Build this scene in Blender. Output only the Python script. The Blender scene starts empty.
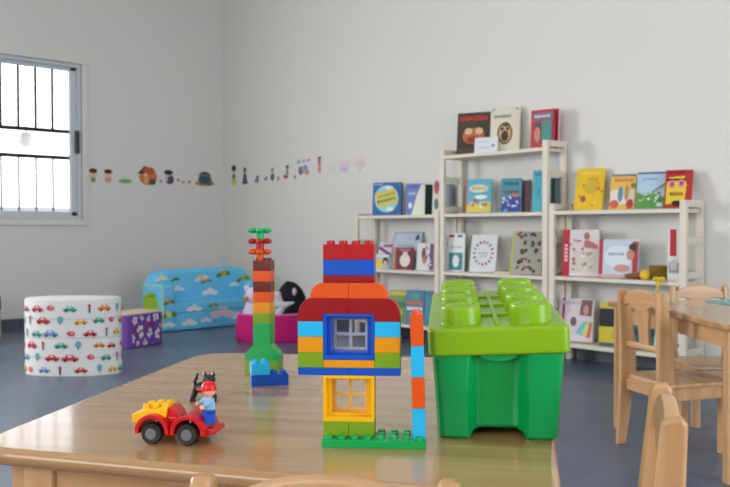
import bpy, bmesh, math, random
from mathutils import Matrix, Vector
random.seed(7)
S = bpy.context.scene
COL = S.collection
PI = math.pi

# ------------------------------------------------------------------ camera
F_PX, PITCH, ROLL, HEAD, EYE = 841.0, 0.01866, -0.0028, 0.8268, 0.73
cam_d = bpy.data.cameras.new('camera')
cam = bpy.data.objects.new('camera', cam_d)
COL.objects.link(cam)
cam_d.sensor_width = 36.0
cam_d.lens = F_PX / 730.0 * 36.0
cam_d.clip_start = 0.02
cam.location = (0, 0, EYE)
cam.matrix_world = (Matrix.Translation((0, 0, EYE)) @ Matrix.Rotation(HEAD, 4, 'Z')
                    @ Matrix.Rotation(PI / 2 - PITCH, 4, 'X') @ Matrix.Rotation(ROLL, 4, 'Z'))
cam_d.dof.use_dof = True
cam_d.dof.focus_distance = 1.07
cam_d.dof.aperture_fstop = 13.0
S.camera = cam

# ------------------------------------------------------------------ world and light
w = bpy.data.worlds.new('world')
S.world = w
w.use_nodes = True
wn = w.node_tree.nodes
wn['Background'].inputs[0].default_value = (0.93, 0.96, 1.0, 1)
wn['Background'].inputs[1].default_value = 4.0


def area(name, loc, rot, sx, sy, power, col):
    d = bpy.data.lights.new(name, 'AREA')
    d.shape = 'RECTANGLE'
    d.size, d.size_y, d.energy, d.color = sx, sy, power, col
    o = bpy.data.objects.new(name, d)
    o.location, o.rotation_euler = loc, rot
    COL.objects.link(o)
    return o


# daylight through the openings of the room (rear glazing, side window), then an added overhead fill
area('rear_daylight', (-0.4, -2.45, 1.6), (math.radians(90), 0, 0), 3.2, 1.4, 25, (1.0, 0.95, 0.88))
area('side_daylight', (-6.08, -0.6, 1.45), (math.radians(90), 0, math.radians(-90)), 1.6, 1.2, 150, (0.98, 0.97, 0.96))
area('door_daylight', (1.68, 1.7, 1.1), (math.radians(90), 0, math.radians(90)), 1.3, 1.9, 34, (0.74, 0.85, 1.0))
area('overhead_fill', (-1.6, 0.9, 2.92), (0, 0, 0), 1.3, 0.4, 6, (1.0, 0.96, 0.9))  # added fill light for the tops of the toys, no fixture there

vs = S.view_settings
vs.view_transform = 'Standard'
vs.look = 'None'
vs.gamma = 1.0
vs.use_curve_mapping = False
vs.exposure = -0.12

# ------------------------------------------------------------------ materials
_m = {}


def srgb(c):
    return tuple(((x / 255.0) / 12.92 if x / 255.0 <= 0.04045 else ((x / 255.0 + 0.055) / 1.055) ** 2.4) for x in c)


def mat(rgb, rough=0.5, coat=0.0, spec=0.5, metal=0.0, alpha=None, noise=0.0):
    key = (tuple(rgb), rough, coat, spec, metal, alpha, noise)
    if key in _m:
        return _m[key]
    m = bpy.data.materials.new('m_%d_%d_%d' % tuple(rgb))
    m.use_nodes = True
    n = m.node_tree.nodes
    b = n['Principled BSDF']
    c = srgb(rgb)
    b.inputs['Base Color'].default_value = (*c, 1)
    b.inputs['Roughness'].default_value = rough
    b.inputs['Metallic'].default_value = metal
    b.inputs['Specular IOR Level'].default_value = spec
    b.inputs['Coat Weight'].default_value = coat
    b.inputs['Coat Roughness'].default_value = 0.08
    # every material is node based: slight tonal variation
    no = n.new('ShaderNodeTexNoise')
    no.inputs['Scale'].default_value = 9.0
    tc = n.new('ShaderNodeTexCoord')
    m.node_tree.links.new(tc.outputs['Object'], no.inputs['Vector'])
    mx = n.new('ShaderNodeMix')
    mx.data_type = 'RGBA'
    k = noise if noise else 0.03
    mx.inputs[6].default_value = (*[max(0, x * (1 - k)) for x in c], 1)
    mx.inputs[7].default_value = (*[min(1, x * (1 + k)) for x in c], 1)
    m.node_tree.links.new(no.outputs['Fac'], mx.inputs[0])
    m.node_tree.links.new(mx.outputs[2], b.inputs['Base Color'])
    _m[key] = m
    return m


def plastic(rgb):
    return mat(rgb, 0.28, 0.0, 0.4)


def paint(rgb):
    return mat(rgb, 0.55)


def cloth(rgb):
    return mat(rgb, 0.85, 0, 0.2)


def ink(rgb):
    return mat(rgb, 0.45, 0, 0.4)


def wood(name, c1, c2, axis, rough, scale=1.0, strips=0.0):
    """pale varnished pine, grain running along the given local axis"""
    m = bpy.data.materials.new(name)
    m.use_nodes = True
    n, l = m.node_tree.nodes, m.node_tree.links
    b = n['Principled BSDF']
    tc = n.new('ShaderNodeTexCoord')
    mp = n.new('ShaderNodeMapping')
    sc = [16 * scale] * 3
    sc[axis] = 1.1 * scale
    mp.inputs['Scale'].default_value = sc
    l.new(tc.outputs['Object'], mp.inputs['Vector'])
    no = n.new('ShaderNodeTexNoise')
    no.inputs['Scale'].default_value = 2.2
    no.inputs['Detail'].default_value = 3
    no.inputs['Distortion'].default_value = 0.3
    l.new(mp.outputs[0], no.inputs['Vector'])
    ra = n.new('ShaderNodeValToRGB')
    ra.color_ramp.elements[0].position = 0.32
    ra.color_ramp.elements[1].position = 0.68
    ra.color_ramp.elements[0].color = (*srgb(c1), 1)
    ra.color_ramp.elements[1].color = (*srgb(c2), 1)
    l.new(no.outputs['Fac'], ra.inputs[0])
    out = ra.outputs[0]
    if strips:
        # glued-up staves: each strip a slightly different tone
        mp2 = n.new('ShaderNodeMapping')
        s2 = [0.0, 0.0, 0.0]
        s2[axis] = 1.3
        s2[1 - axis] = 1.0 / strips
        mp2.inputs['Scale'].default_value = s2
        l.new(tc.outputs['Object'], mp2.inputs['Vector'])
        fl = n.new('ShaderNodeVectorMath')
        fl.operation = 'FLOOR'
        l.new(mp2.outputs[0], fl.inputs[0])
        wh = n.new('ShaderNodeTexWhiteNoise')
        l.new(fl.outputs[0], wh.inputs[0])
        hs = n.new('ShaderNodeHueSaturation')
        mr = n.new('ShaderNodeMapRange')
        mr.inputs[3].default_value = 0.9
        mr.inputs[4].default_value = 1.08
        l.new(wh.outputs[0], mr.inputs[0])
        l.new(mr.outputs[0], hs.inputs['Value'])
        l.new(out, hs.inputs['Color'])
        out = hs.outputs[0]
    l.new(out, b.inputs['Base Color'])
    b.inputs['Roughness'].default_value = rough
    b.inputs['Coat Weight'].default_value = 0.5 if strips else 0.25
    b.inputs['Coat Roughness'].default_value = 0.08
    return m


TOPWOOD = wood('pine_table_top', (172, 130, 84), (196, 156, 108), 0, 0.22, 0.8, 0.09)
LEGWOOD = wood('pine_upright', (190, 142, 94), (214, 170, 124), 2, 0.35)
RAILWOOD = wood('pine_rail', (192, 144, 96), (214, 170, 124), 0, 0.35)
SHELFPAINT = mat((226, 217, 202), 0.5, 0, 0.4, noise=0.05)


def wall_mat(name, rgb):
    m = bpy.data.materials.new(name)
    m.use_nodes = True
    n, l = m.node_tree.nodes, m.node_tree.links
    b = n['Principled BSDF']
    b.inputs['Roughness'].default_value = 0.6
    b.inputs['Specular IOR Level'].default_value = 0.3
    tc = n.new('ShaderNodeTexCoord')
    no = n.new('ShaderNodeTexNoise')
    no.inputs['Scale'].default_value = 1.2
    no.inputs['Detail'].default_value = 4
    l.new(tc.outputs['Object'], no.inputs['Vector'])
    ra = n.new('ShaderNodeValToRGB')
    c = srgb(rgb)
    ra.color_ramp.elements[0].color = (*[x * 0.97 for x in c], 1)
    ra.color_ramp.elements[1].color = (*c, 1)
    l.new(no.outputs['Fac'], ra.inputs[0])
    l.new(ra.outputs[0], b.inputs['Base Color'])
    bp = n.new('ShaderNodeBump')
    bp.inputs['Strength'].default_value = 0.06
    n2 = n.new('ShaderNodeTexNoise')
    n2.inputs['Scale'].default_value = 90
    l.new(tc.outputs['Object'], n2.inputs['Vector'])
    l.new(n2.outputs['Fac'], bp.inputs['Height'])
    l.new(bp.outputs[0], b.inputs['Normal'])
    return m


WALL = wall_mat('white_wall_paint', (226, 224, 219))


def floor_mat():
    m = bpy.data.materials.new('slate_floor_tile')
    m.use_nodes = True
    n, l = m.node_tree.nodes, m.node_tree.links
    b = n['Principled BSDF']
    tc = n.new('ShaderNodeTexCoord')
    br = n.new('ShaderNodeTexBrick')
    br.offset = 0.0
    br.inputs['Scale'].default_value = 1.0
    br.inputs['Brick Width'].default_value = 0.45
    br.inputs['Row Height'].default_value = 0.45
    br.inputs['Mortar Size'].default_value = 0.003
    br.inputs['Color1'].default_value = (*srgb((92, 107, 132)), 1)
    br.inputs['Color2'].default_value = (*srgb((97, 111, 135)), 1)
    br.inputs['Mortar'].default_value = (*srgb((110, 121, 140)), 1)
    l.new(tc.outputs['Object'], br.inputs['Vector'])
    no = n.new('ShaderNodeTexNoise')
    no.inputs['Scale'].default_value = 5
    no.inputs['Detail'].default_value = 6
    l.new(tc.outputs['Object'], no.inputs['Vector'])
    mx = n.new('ShaderNodeMix')
    mx.data_type = 'RGBA'
    mx.blend_type = 'MULTIPLY'
    mx.inputs[0].default_value = 0.35
    l.new(br.outputs[0], mx.inputs[6])
    l.new(no.outputs['Fac'], mx.inputs[7])
    l.new(mx.outputs[2], b.inputs['Base Color'])
    b.inputs['Roughness'].default_value = 0.32
    return m


FLOOR = floor_mat()

# ------------------------------------------------------------------ mesh helpers


class MB:
    """collects shapes and links them as ONE mesh object"""

    def __init__(self):
        self.bm = bmesh.new()
        self.mats = []

    def mi(self, m):
        if m not in self.mats:
            self.mats.append(m)
        return self.mats.index(m)

    def merge(self, b2, m, M=None):
        if M is not None:
            bmesh.ops.transform(b2, matrix=M, verts=b2.verts)
        i = self.mi(m)
        for f in b2.faces:
            f.material_index = i
        me = bpy.data.meshes.new('tmp')
        b2.to_mesh(me)
        b2.free()
        self.bm.from_mesh(me)
        bpy.data.meshes.remove(me)

    def box(self, p0, p1, m, r=0.0, seg=2, M=None, taper=None):
        b = bmesh.new()
        bmesh.ops.create_cube(b, size=1.0)
        for v in b.verts:
            if taper and v.co.z > 0:
                v.co.x *= taper
                v.co.y *= taper
            v.co = Vector([p0[i] + (v.co[i] + 0.5) * (p1[i] - p0[i]) for i in range(3)])
        if r:
            bmesh.ops.bevel(b, geom=b.edges[:], offset=r, segments=seg, profile=0.5, affect='EDGES')
        self.merge(b, m, M)
        return self

    def cyl(self, c, r, h, m, axis='Z', n=24, r2=None, bev=0.0, M=None):
        """base centre c, along +axis"""
        b = bmesh.new()
        bmesh.ops.create_cone(b, cap_ends=True, segments=n, radius1=r, radius2=r if r2 is None else r2, depth=h)
        bmesh.ops.translate(b, verts=b.verts, vec=(0, 0, h / 2))
        if bev:
            ed = [e for e in b.edges if abs(e.verts[0].co.z - e.verts[1].co.z) < 1e-7 and e.verts[0].co.z > h * 0.5]
            bmesh.ops.bevel(b, geom=ed, offset=bev, segments=2, profile=0.5, affect='EDGES')
        R = {'Z': Matrix(), 'Y': Matrix.Rotation(-PI / 2, 4, 'X'), 'X': Matrix.Rotation(PI / 2, 4, 'Y')}[axis]
        T = Matrix.Translation(c) @ R
        self.merge(b, m, T if M is None else M @ T)
        return self

    def ell(self, c, r, m, M=None, seg=20):
        b = bmesh.new()
        bmesh.ops.create_uvsphere(b, u_segments=seg, v_segments=max(6, seg // 2), radius=1.0)
        T = Matrix.Translation(c) @ Matrix.Diagonal((*(r if hasattr(r, '__len__') else (r, r, r)), 1))
        self.merge(b, m, T if M is None else M @ T)
        return self

    def prism(self, pts, t, m, M=None, bev=0.0, seg=2):
        """polygon in local XY, extruded from z=0 to z=t, then placed by M"""
        b = bmesh.new()
        lo = [b.verts.new((x, y, 0)) for x, y in pts]
        hi = [b.verts.new((x, y, t)) for x, y in pts]
        k = len(pts)
        b.faces.new(lo[::-1])
        b.faces.new(hi)
        for i in range(k):
            b.faces.new((lo[i], lo[(i + 1) % k], hi[(i + 1) % k], hi[i]))
        bmesh.ops.recalc_face_normals(b, faces=b.faces)
        if bev:
            ed = [e for e in b.edges if abs(e.verts[0].co.z - e.verts[1].co.z) < 1e-7]
            bmesh.ops.bevel(b, geom=ed, offset=bev, segments=seg, profile=0.5, affect='EDGES')
        self.merge(b, m, M)
        return self

    def loft(self, rings, m, M=None, caps=True):
        b = bmesh.new()
        rs = [[b.verts.new(p) for p in ring] for ring in rings]
        k = len(rs[0])
        for a, c in zip(rs, rs[1:]):
            for i in range(k):
                b.faces.new((a[i], a[(i + 1) % k], c[(i + 1) % k], c[i]))
        if caps:
            b.faces.new(rs[0][::-1])
            b.faces.new(rs[-1])
        bmesh.ops.recalc_face_normals(b, faces=b.faces)
        self.merge(b, m, M)
        return self

    def lathe(self, prof, m, n=48, M=None, sx=1.0, sy=1.0):
        rings = [[(r * math.cos(2 * PI * i / n) * sx, r * math.sin(2 * PI * i / n) * sy, z) for i in range(n)] for r, z in prof]
        return self.loft(rings, m, M)

    def tube(self, pts, r, m, n=10, M=None):
        pts = [Vector(p) for p in pts]
        rings = []
        for i, p in enumerate(pts):
            d = (pts[min(i + 1, len(pts) - 1)] - pts[max(i - 1, 0)]).normalized()
            a = d.cross(Vector((0.13, 0.31, 0.94))).normalized()
            c = d.cross(a)
            rr = r[i] if hasattr(r, '__len__') else r
            rings.append([tuple(p + a * math.cos(2 * PI * j / n) * rr + c * math.sin(2 * PI * j / n) * rr) for j in range(n)])
        return self.loft(rings, m, M)

    def build(self, name, parent=None, loc=None, rot=None, smooth=True):
        me = bpy.data.meshes.new(name)
        self.bm.to_mesh(me)
        self.bm.free()
        for m in self.mats:
            me.materials.append(m)
        if smooth:
            me.polygons.foreach_set('use_smooth', [True] * len(me.polygons))
            me.set_sharp_from_angle(angle=math.radians(38))
        o = bpy.data.objects.new(name, me)
        COL.objects.link(o)
        if smooth:
            wnm = o.modifiers.new('weighted_normals', 'WEIGHTED_NORMAL')
            wnm.keep_sharp = True
            wnm.weight = 80
        if parent:
            o.parent = parent
        if loc is not None:
            o.location = loc
        if rot is not None:
            o.rotation_euler = rot
        return o


def tag(o, label=None, cat=None, group=None, kind=None):
    if label:
        o['label'] = label
    if cat:
        o['category'] = cat
    if group:
        o['group'] = group
    if kind:
        o['kind'] = kind
    return o


def thing(name, label, cat, loc=(0, 0, 0), rotz=0.0, group=None):
    o = bpy.data.objects.new(name, None)
    o.empty_display_size = 0.05
    COL.objects.link(o)
    o.location = loc
    o.rotation_euler = (0, 0, rotz)
    return tag(o, label, cat, group)


def copy_tree(o, parent=None):
    c = o.copy()
    COL.objects.link(c)
    c.parent = parent
    for ch in list(o.children):
        copy_tree(ch, c)
    return c


def struct(o):
    o['kind'] = 'structure'
    return o


def frame(o, ux, uy):
    ux, uy = Vector(ux).normalized(), Vector(uy).normalized()
    n = ux.cross(uy)
    return Matrix(((ux.x, uy.x, n.x, o[0]), (ux.y, uy.y, n.y, o[1]), (ux.z, uy.z, n.z, o[2]), (0, 0, 0, 1)))


def oval(cx, cy, rx, ry, n=18, rot=0.0):
    out = []
    for i in range(n):
        a = 2 * PI * i / n
        x, y = rx * math.cos(a), ry * math.sin(a)
        out.append((cx + x * math.cos(rot) - y * math.sin(rot), cy + x * math.sin(rot) + y * math.cos(rot)))
    return out


def rect(cx, cy, w_, h_, rot=0.0):
    out = []
    for x, y in ((-w_ / 2, -h_ / 2), (w_ / 2, -h_ / 2), (w_ / 2, h_ / 2), (-w_ / 2, h_ / 2)):
        out.append((cx + x * math.cos(rot) - y * math.sin(rot), cy + x * math.sin(rot) + y * math.cos(rot)))
    return out


def round_rect(x0, y0, x1, y1, r, n=6):
    out = []
    for cx, cy, a0 in ((x1 - r, y0 + r, -90), (x1 - r, y1 - r, 0), (x0 + r, y1 - r, 90), (x0 + r, y0 + r, 180)):
        for i in range(n + 1):
            a = math.radians(a0 + 90 * i / n)
            out.append((cx + r * math.cos(a), cy + r * math.sin(a)))
    return out


def round_poly(pts, rads, n=6):
    out = []
    k = len(pts)
    for i in range(k):
        p, a, b = Vector(pts[i]), Vector(pts[i - 1]), Vector(pts[(i + 1) % k])
        r = rads[i]
        if r <= 0:
            out.append(tuple(p))
            continue
        s, e = p + (a - p).normalized() * r, p + (b - p).normalized() * r
        for j in range(n + 1):
            t = j / n
            q = s * (1 - t) ** 2 + p * 2 * t * (1 - t) + e * t * t
            out.append(tuple(q))
    return out


# ------------------------------------------------------------------ room shell
XL, YB, ZC = -6.19, 4.02, 3.0          # window wall, shelf wall, ceiling
XR, YR = 1.8, -2.6
b = MB()
b.box((XL - 0.3, YR - 0.2, -0.12), (XR + 0.2, YB + 0.2, 0.0), FLOOR)
struct(b.build('floor'))
b = MB()
b.box((XL - 0.25, YR - 0.2, ZC), (XR + 0.2, YB + 0.2, ZC + 0.1), WALL)
struct(b.build('ceiling'))
b = MB()
b.box((XL - 0.2, YB, 0), (XR + 0.2, YB + 0.15, ZC), WALL)
struct(b.build('wall_back'))
W0, W1, Z0, Z1 = 1.30, 2.765, 0.80, 1.98     # window opening in view
V0, V1 = -1.5, 0.3                           # second window of the same wall, out of the picture
b = MB()
T_ = 0.2
for y0, y1, z0, z1 in ((YR, V0, 0, ZC), (V0, V1, 0, Z0), (V0, V1, Z1, ZC), (V1, W0, 0, ZC), (W0, W1, 0, Z0), (W0, W1, Z1, ZC), (W1, YB, 0, ZC)):
    b.box((XL - T_, y0, z0), (XL, y1, z1), WALL)
struct(b.build('wall_left'))
b = MB()
for y0, y1, z0 in ((YR, 1.0, 0), (1.0, 2.4, 2.15), (2.4, YB, 0)):     # doorway to the yard, out of the picture
    b.box((XR, y0, z0), (XR + 0.15, y1, ZC), WALL)
struct(b.build('wall_right'))
b = MB()
for x0, x1, z0, z1 in ((XL, -2.0, 0, ZC), (-2.0, 1.2, 0, 0.9), (-2.0, 1.2, 2.3, ZC), (1.2, XR, 0, ZC)):
    b.box((x0, YR - 0.15, z0), (x1, YR, z1), WALL)
struct(b.build('wall_rear'))
SK = mat((78, 83, 93), 0.4)
b = MB()
b.box((XL, YR, 0), (XL + 0.012, YB, 0.079), SK, 0.002)
struct(b.build('baseboard_left'))
b = MB()
b.box((XL + 0.012, YB - 0.012, 0), (XR, YB, 0.079), SK, 0.002)
struct(b.build('baseboard_back'))

# window: plaster band, aluminium frame, sash, security bars outside
ALU = mat((206, 212, 216), 0.4)
DARK = mat((52, 60, 68), 0.5)


def window(name, y0, y1, full=True):
    t = MB()
    for a0, a1, c0, c1 in ((y0 - 0.05, y1 + 0.05, Z1, Z1 + 0.056), (y0 - 0.05, y1 + 0.05, Z0 - 0.045, Z0), (y0 - 0.05, y0, Z0, Z1), (y1, y1 + 0.05, Z0, Z1)):
        t.box((XL - 0.01, a0, c0), (XL + 0.014, a1, c1), WALL, 0.004)
    root = struct(t.build(name))
    f = MB()
    d0, d1 = XL - 0.09, XL - 0.005
    fw = 0.028
    for a0, a1, c0, c1 in ((y0, y1, Z1 - fw, Z1), (y0, y1, Z0, Z0 + fw), (y0, y0 + fw, Z0 + fw, Z1 - fw), (y1 - fw, y1, Z0 + fw, Z1 - fw)):
        f.box((d0, a0, c0), (d1, a1, c1), ALU, 0.003)
    f.build('window_frame', root)
    s = MB()
    e0, e1 = XL - 0.07, XL - 0.03
    g0, g1, h0, h1 = y0 + fw, y1 - fw, Z0 + fw, Z1 - fw
    sw = 0.045
    ym = (y0 + y1) / 2
    for a0, a1, c0, c1 in ((g0, g1, h1 - 0.026, h1), (g0, g1, h0, h0 + 0.03), (g0, g0 + sw, h0, h1), (g1 - sw, g1, h0, h1), (ym - 0.03, ym + 0.03, h0, h1)):
        s.box((e0, a0, c0), (e1, a1, c1), ALU, 0.003)
    s.build('window_sash', root)
    p = MB()
    gm = bpy.data.materials.new('clear_glass')
    gm.use_nodes = True
    gb = gm.node_tree.nodes['Principled BSDF']
    gb.inputs['Transmission Weight'].default_value = 1.0
    gb.inputs['Roughness'].default_value = 0.0
    gb.inputs['IOR'].default_value = 1.02
    p.box((XL - 0.053, g0 + sw, h0 + 0.03), (XL - 0.049, ym - 0.03, h1 - 0.026), gm)
    p.build('pane', root)
    p = MB()
    p.box((XL - 0.053, ym + 0.03, h0 + 0.03), (XL - 0.049, g1 - sw, h1 - 0.026), gm)
    p.build('pane', root)
    br = MB()
    xb = XL - 0.13
    for z in (1.474, 1.273):
        br.box((xb - 0.012, y0, z - 0.014), (xb + 0.012, y1, z + 0.014), DARK)
    y = y1 - 0.172
    while y > y0:
        br.box((xb - 0.008, y - 0.008, 1.474), (xb + 0.008, y + 0.008, Z1), DARK)
        br.box((xb - 0.006, y - 0.005, Z0), (xb + 0.006, y + 0.005, 1.273), DARK)
        y -= 0.128
    br.build('window_bars', root)
    la = MB()
    la.box((XL - 0.03, y1 - 0.045, 1.30), (XL + 0.012, y1 - 0.02, 1.475), mat((34, 36, 40), 0.4), 0.006)
    la.build('window_latch', root)


window('window_1', W0, W1)
window('window_2', V0, V1)

# the covered yard outside the window
EXT = mat((168, 166, 170), 0.8)
b = MB()
b.box((XL - 7.0, -3.5, -0.1), (XL - 0.2, 7.5, 0.0), mat((200, 198, 196), 0.8))
struct(b.build('ground'))
b = MB()
b.box((XL - 3.2, -3.0, 3.1), (XL - 0.3, 7.0, 3.22), EXT)
b.box((XL - 3.2, -3.0, 2.78), (XL - 2.95, 7.0, 3.1), EXT)
struct(b.build('porch_roof'))
b = MB()
b.box((XL - 3.15, 2.62, 0), (XL - 2.95, 2.86, 2.78), mat((158, 158, 184), 0.8))
struct(b.build('porch_column'))
b = MB()
b.box((XL - 6.5, -3, 0), (XL - 6.3, 7.5, 1.05), EXT)
struct(b.build('yard_wall'))
t = thing('pendant_lamp', 'pale round porch lamp hanging outside the barred window', 'lamp', (XL - 1.6, 2.95, 1.55))
b = MB()
b.cyl((0, 0, 0.06), 0.006, 1.49, mat((190, 190, 190), 0.5))
b.build('lamp_cord', t)
b = MB()
b.ell((0, 0, 0), (0.075, 0.075, 0.07), mat((236, 236, 236), 0.4))
b.build('lamp_shade', t)

# ------------------------------------------------------------------ wooden tables
TH = 0.46


def table_top(mb, pts, rads, z0, z1, bev):
    mb.prism(round_poly(pts, rads), z1 - z0, TOPWOOD, Matrix.Translation((0, 0, z0)), bev, 6)


U_ANG = math.atan2(0.6, 0.8)
# local x along the front edge, local y away from the camera
t = thing('wooden_table', 'low pine table with toy bricks, toy car and green box on it', 'table', (-0.32, 1.325 - 0.27, 0), 0)
u0 = Vector((0.8, 0.6)); v0 = Vector((-0.6, 0.8))
cu, cv = -0.32, 1.33
ctr = u0 * cu + v0 * cv
t.location = (ctr.x, ctr.y, 0)
t.rotation_euler = (0, 0, U_ANG)
x0, x1, y0, y1 = -0.685 - cu, 0.042 - cu, 0.885 - cv, 1.78 - cv
b = MB()
table_top(b, [(x0, y0 + 0.047), (x1, y0 - 0.036), (x1 + 0.008, y1 - 0.02), (x0, y1 - 0.04)], [0.07, 0.04, 0.07, 0.09], TH - 0.022, TH, 0.0105)
b.build('tabletop', t)
ins = 0.05
for sx, sy in ((x0 + ins + 0.047, y0 + ins + 0.028), (x1 - ins, y0 + 0.026), (x1 - ins, y1 - ins), (x0 + ins, y1 - ins)):
    b = MB()
    b.box((sx - 0.02, sy - 0.02, 0), (sx + 0.02, sy + 0.02, TH - 0.022), LEGWOOD, 0.004)
    b.build('leg', t)
for (ax, ay, bx, by) in ((x0 + 0.117, y0 + 0.075, x1 - 0.07, y0 + 0.075), (x0 + 0.07, y1 - 0.05, x1 - 0.07, y1 - 0.05)):
    b = MB()
    b.box((ax, ay - 0.009, TH - 0.085), (bx, ay + 0.009, TH - 0.022), RAILWOOD, 0.002)
    b.build('apron', t)
for ax in (x0 + 0.05, x1 - 0.05):
    b = MB()
    b.box((ax - 0.009, y0 + 0.09, TH - 0.085), (ax + 0.009, y1 - 0.07, TH - 0.022), RAILWOOD, 0.002)
    b.build('apron', t)


def c2w(lat, dep):
    """lateral / depth from the viewpoint to room coordinates"""
    return (0.677 * lat - 0.736 * dep, 0.736 * lat + 0.677 * dep)


P = [c2w(*p) for p in ((1.0, 2.337), (1.75, 2.30), (1.80, 3.12), (0.893, 3.105), (0.995, 2.669))]
o2 = (-0.72, 2.75)
P = [(x - o2[0], y - o2[1]) for x, y in P]
t = thing('wooden_table', 'pine table beyond the chairs with a teal sheet on it, below the bookshelf end', 'table', (*o2, 0))
b = MB()
table_top(b, P, [0.02, 0.04, 0.04, 0.015, 0.03], TH - 0.022, TH, 0.006)
b.build('tabletop', t)
for lat, dep in ((1.035, 2.375), (1.70, 2.36), (1.74, 3.06), (0.923, 3.045)):
    q = c2w(lat, dep)
    b = MB()
    b.box((-0.016, -0.016, 0), (0.016, 0.016, TH - 0.022), LEGWOOD, 0.004)
    b.build('leg', t, (q[0] - o2[0], q[1] - o2[1], 0), (0, 0, HEAD))
E_ = [(1.04, 2.38), (1.035, 2.69), (0.94, 3.04), (1.74, 3.06), (1.70, 2.36)]
for (a, c) in zip(E_, E_[1:] + E_[:1]):
    A, C = Vector(c2w(*a)), Vector(c2w(*c))
    L, ang = (C - A).length, math.atan2((C - A).y, (C - A).x)
    b = MB()
    b.box((0, -0.008, -0.055), (L, 0.008, 0), RAILWOOD, 0.002)
    b.build('apron', t, (A.x - o2[0], A.y - o2[1], TH - 0.022), (0, 0, ang))

q = c2w(1.36, 2.86)
b = MB()
b.box((-0.20, -0.09, 0), (0.20, 0.12, 0.006), mat((120, 178, 176), 0.4), 0.002)
tag(b.build('plastic_sheet', None, (*q, TH), (0, 0, math.radians(-30))), 'teal plastic sheet lying on the pine table by the bookshelf end', 'sheet')


# ------------------------------------------------------------------ child chairs
def make_chair(label, loc, ang, z=1.0, pd=1.0):
    """ang: the direction the seat faces; origin on the floor under the back"""
    t = thing('child_chair', label, 'chair', loc, ang - PI / 2, 'small pine chairs')
    t.scale = (1, 1, z)
    hw, H, SH = 0.102, 0.526, 0.236
    lean = -0.014
    for s in (-1, 1):
        b = MB()
        # rear leg and back post, one sawn board leaning back above the seat
        prof = [(-0.04, 0), (-0.008, 0), (0.024, SH), (0.021, 0.34), (lean + 0.015, H - 0.008), (lean + 0.008, H - 0.001), (lean - 0.006, H), (lean - 0.013, H - 0.008), (-0.022, 0.34), (-0.022, SH)]
        prof = [(x * pd if zz > 0 else x, zz) for x, zz in prof]
        M = frame((s * hw - 0.0095, 0, 0), (0, 1, 0), (0, 0, 1))
        b.prism(prof, 0.019, LEGWOOD, M, 0.006, 4)
        b.build('back_leg', t)
        b = MB()
        b.box((s * hw - 0.014, 0.205, 0), (s * hw + 0.014, 0.235, SH - 0.012), LEGWOOD, 0.004)
        b.build('front_leg', t)
        b = MB()
        b.box((s * hw - 0.008, 0.005, SH - 0.055), (s * hw + 0.008, 0.22, SH - 0.014), LEGWOOD, 0.002)
        b.build('seat_rail', t)
    b = MB()
    b.prism(round_rect(-hw - 0.022, -0.004, hw + 0.022, 0.255, 0.02), 0.016, RAILWOOD, Matrix.Translation((0, 0, SH - 0.014)), 0.005)
    b.build('seat', t)
    b = MB()
    b.box((-hw, -0.012, SH - 0.05), (hw, 0.006, SH - 0.012), RAILWOOD, 0.003)
    b.build('seat_rail', t)
    b = MB()
    b.box((-hw, 0.212, SH - 0.05), (hw, 0.228, SH - 0.014), RAILWOOD, 0.003)
    b.build('seat_rail', t)

    def back_y(zz):
        return lean * max(0.0, (zz - 0.34)) / (H - 0.34) - 0.004
    # crest rail: arched above, wavy below
    up, lo = [], []
    for i in range(21):
        x = -hw + 2 * hw * i / 20
        k = x / hw
        up.append((x, 0.494 + 0.034 * (1 - abs(k) ** 2.2)))
        lo.append((x, 0.466 - 0.012 * math.cos(k * PI * 1.5) * (1 - abs(k) * 0.3)))
    b = MB()
    tilt = math.atan2(-lean, H - 0.34)
    M = Matrix.Translation((0, 0.008, 0.34)) @ Matrix.Rotation(tilt, 4, 'X') @ Matrix.Translation((0, 0, -0.34)) @ Matrix.Rotation(PI / 2, 4, 'X')
    b.prism(lo + up[::-1], 0.018, RAILWOOD, M, 0.004)
    b.build('crest_rail', t)
    b = MB()
    b.prism([(-0.024, 0.345), (0.024, 0.345), (0.026, 0.40), (0.036, 0.44), (0.034, 0.475), (-0.034, 0.475), (-0.036, 0.44), (-0.026, 0.40)], 0.011, LEGWOOD, M @ Matrix.Translation((0, 0, 0.004)), 0.002)
    b.build('back_splat', t)
    b = MB()
    b.box((-hw, -0.012, 0.33), (hw, 0.006, 0.35), RAILWOOD, 0.005)
    b.build('back_rail', t)
    return t


def chair_at(label, p0, p1, z=1.0):
    """p0, p1: tops of the two back posts; the seat lies to the right of p0 -> p1 turned anticlockwise"""
    p0, p1 = Vector(p0), Vector(p1)
    d = (p1 - p0).normalized()
    f = Vector((-d.y, d.x))
    c = (p0 + p1) / 2 + f * 0.014
    return make_chair(label, (c.x, c.y, 0), math.atan2(f.y, f.x), z)


chair_at('pine chair at the front edge of the toy table, only its back top showing', (-0.597, 0.3765), c2w(0.060, 0.676))
chair_at('small pine chair at the end of the toy table beside the green box, seen edge-on', (-0.44, 0.86), (-0.545, 1.03))
make_chair('pine chair with whole back and seat in view, by the table with teal sheet', (-1.392, 2.522, 0), math.atan2(0.935, 0.357) - math.radians(5), 1.0, 1.35)
q = c2w(1.305, 3.27)
make_chair('small pine chair on the far side of the table with teal sheet, mostly hidden', (q[0], q[1], 0), math.atan2(-0.677, 0.736), 0.955)

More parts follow.
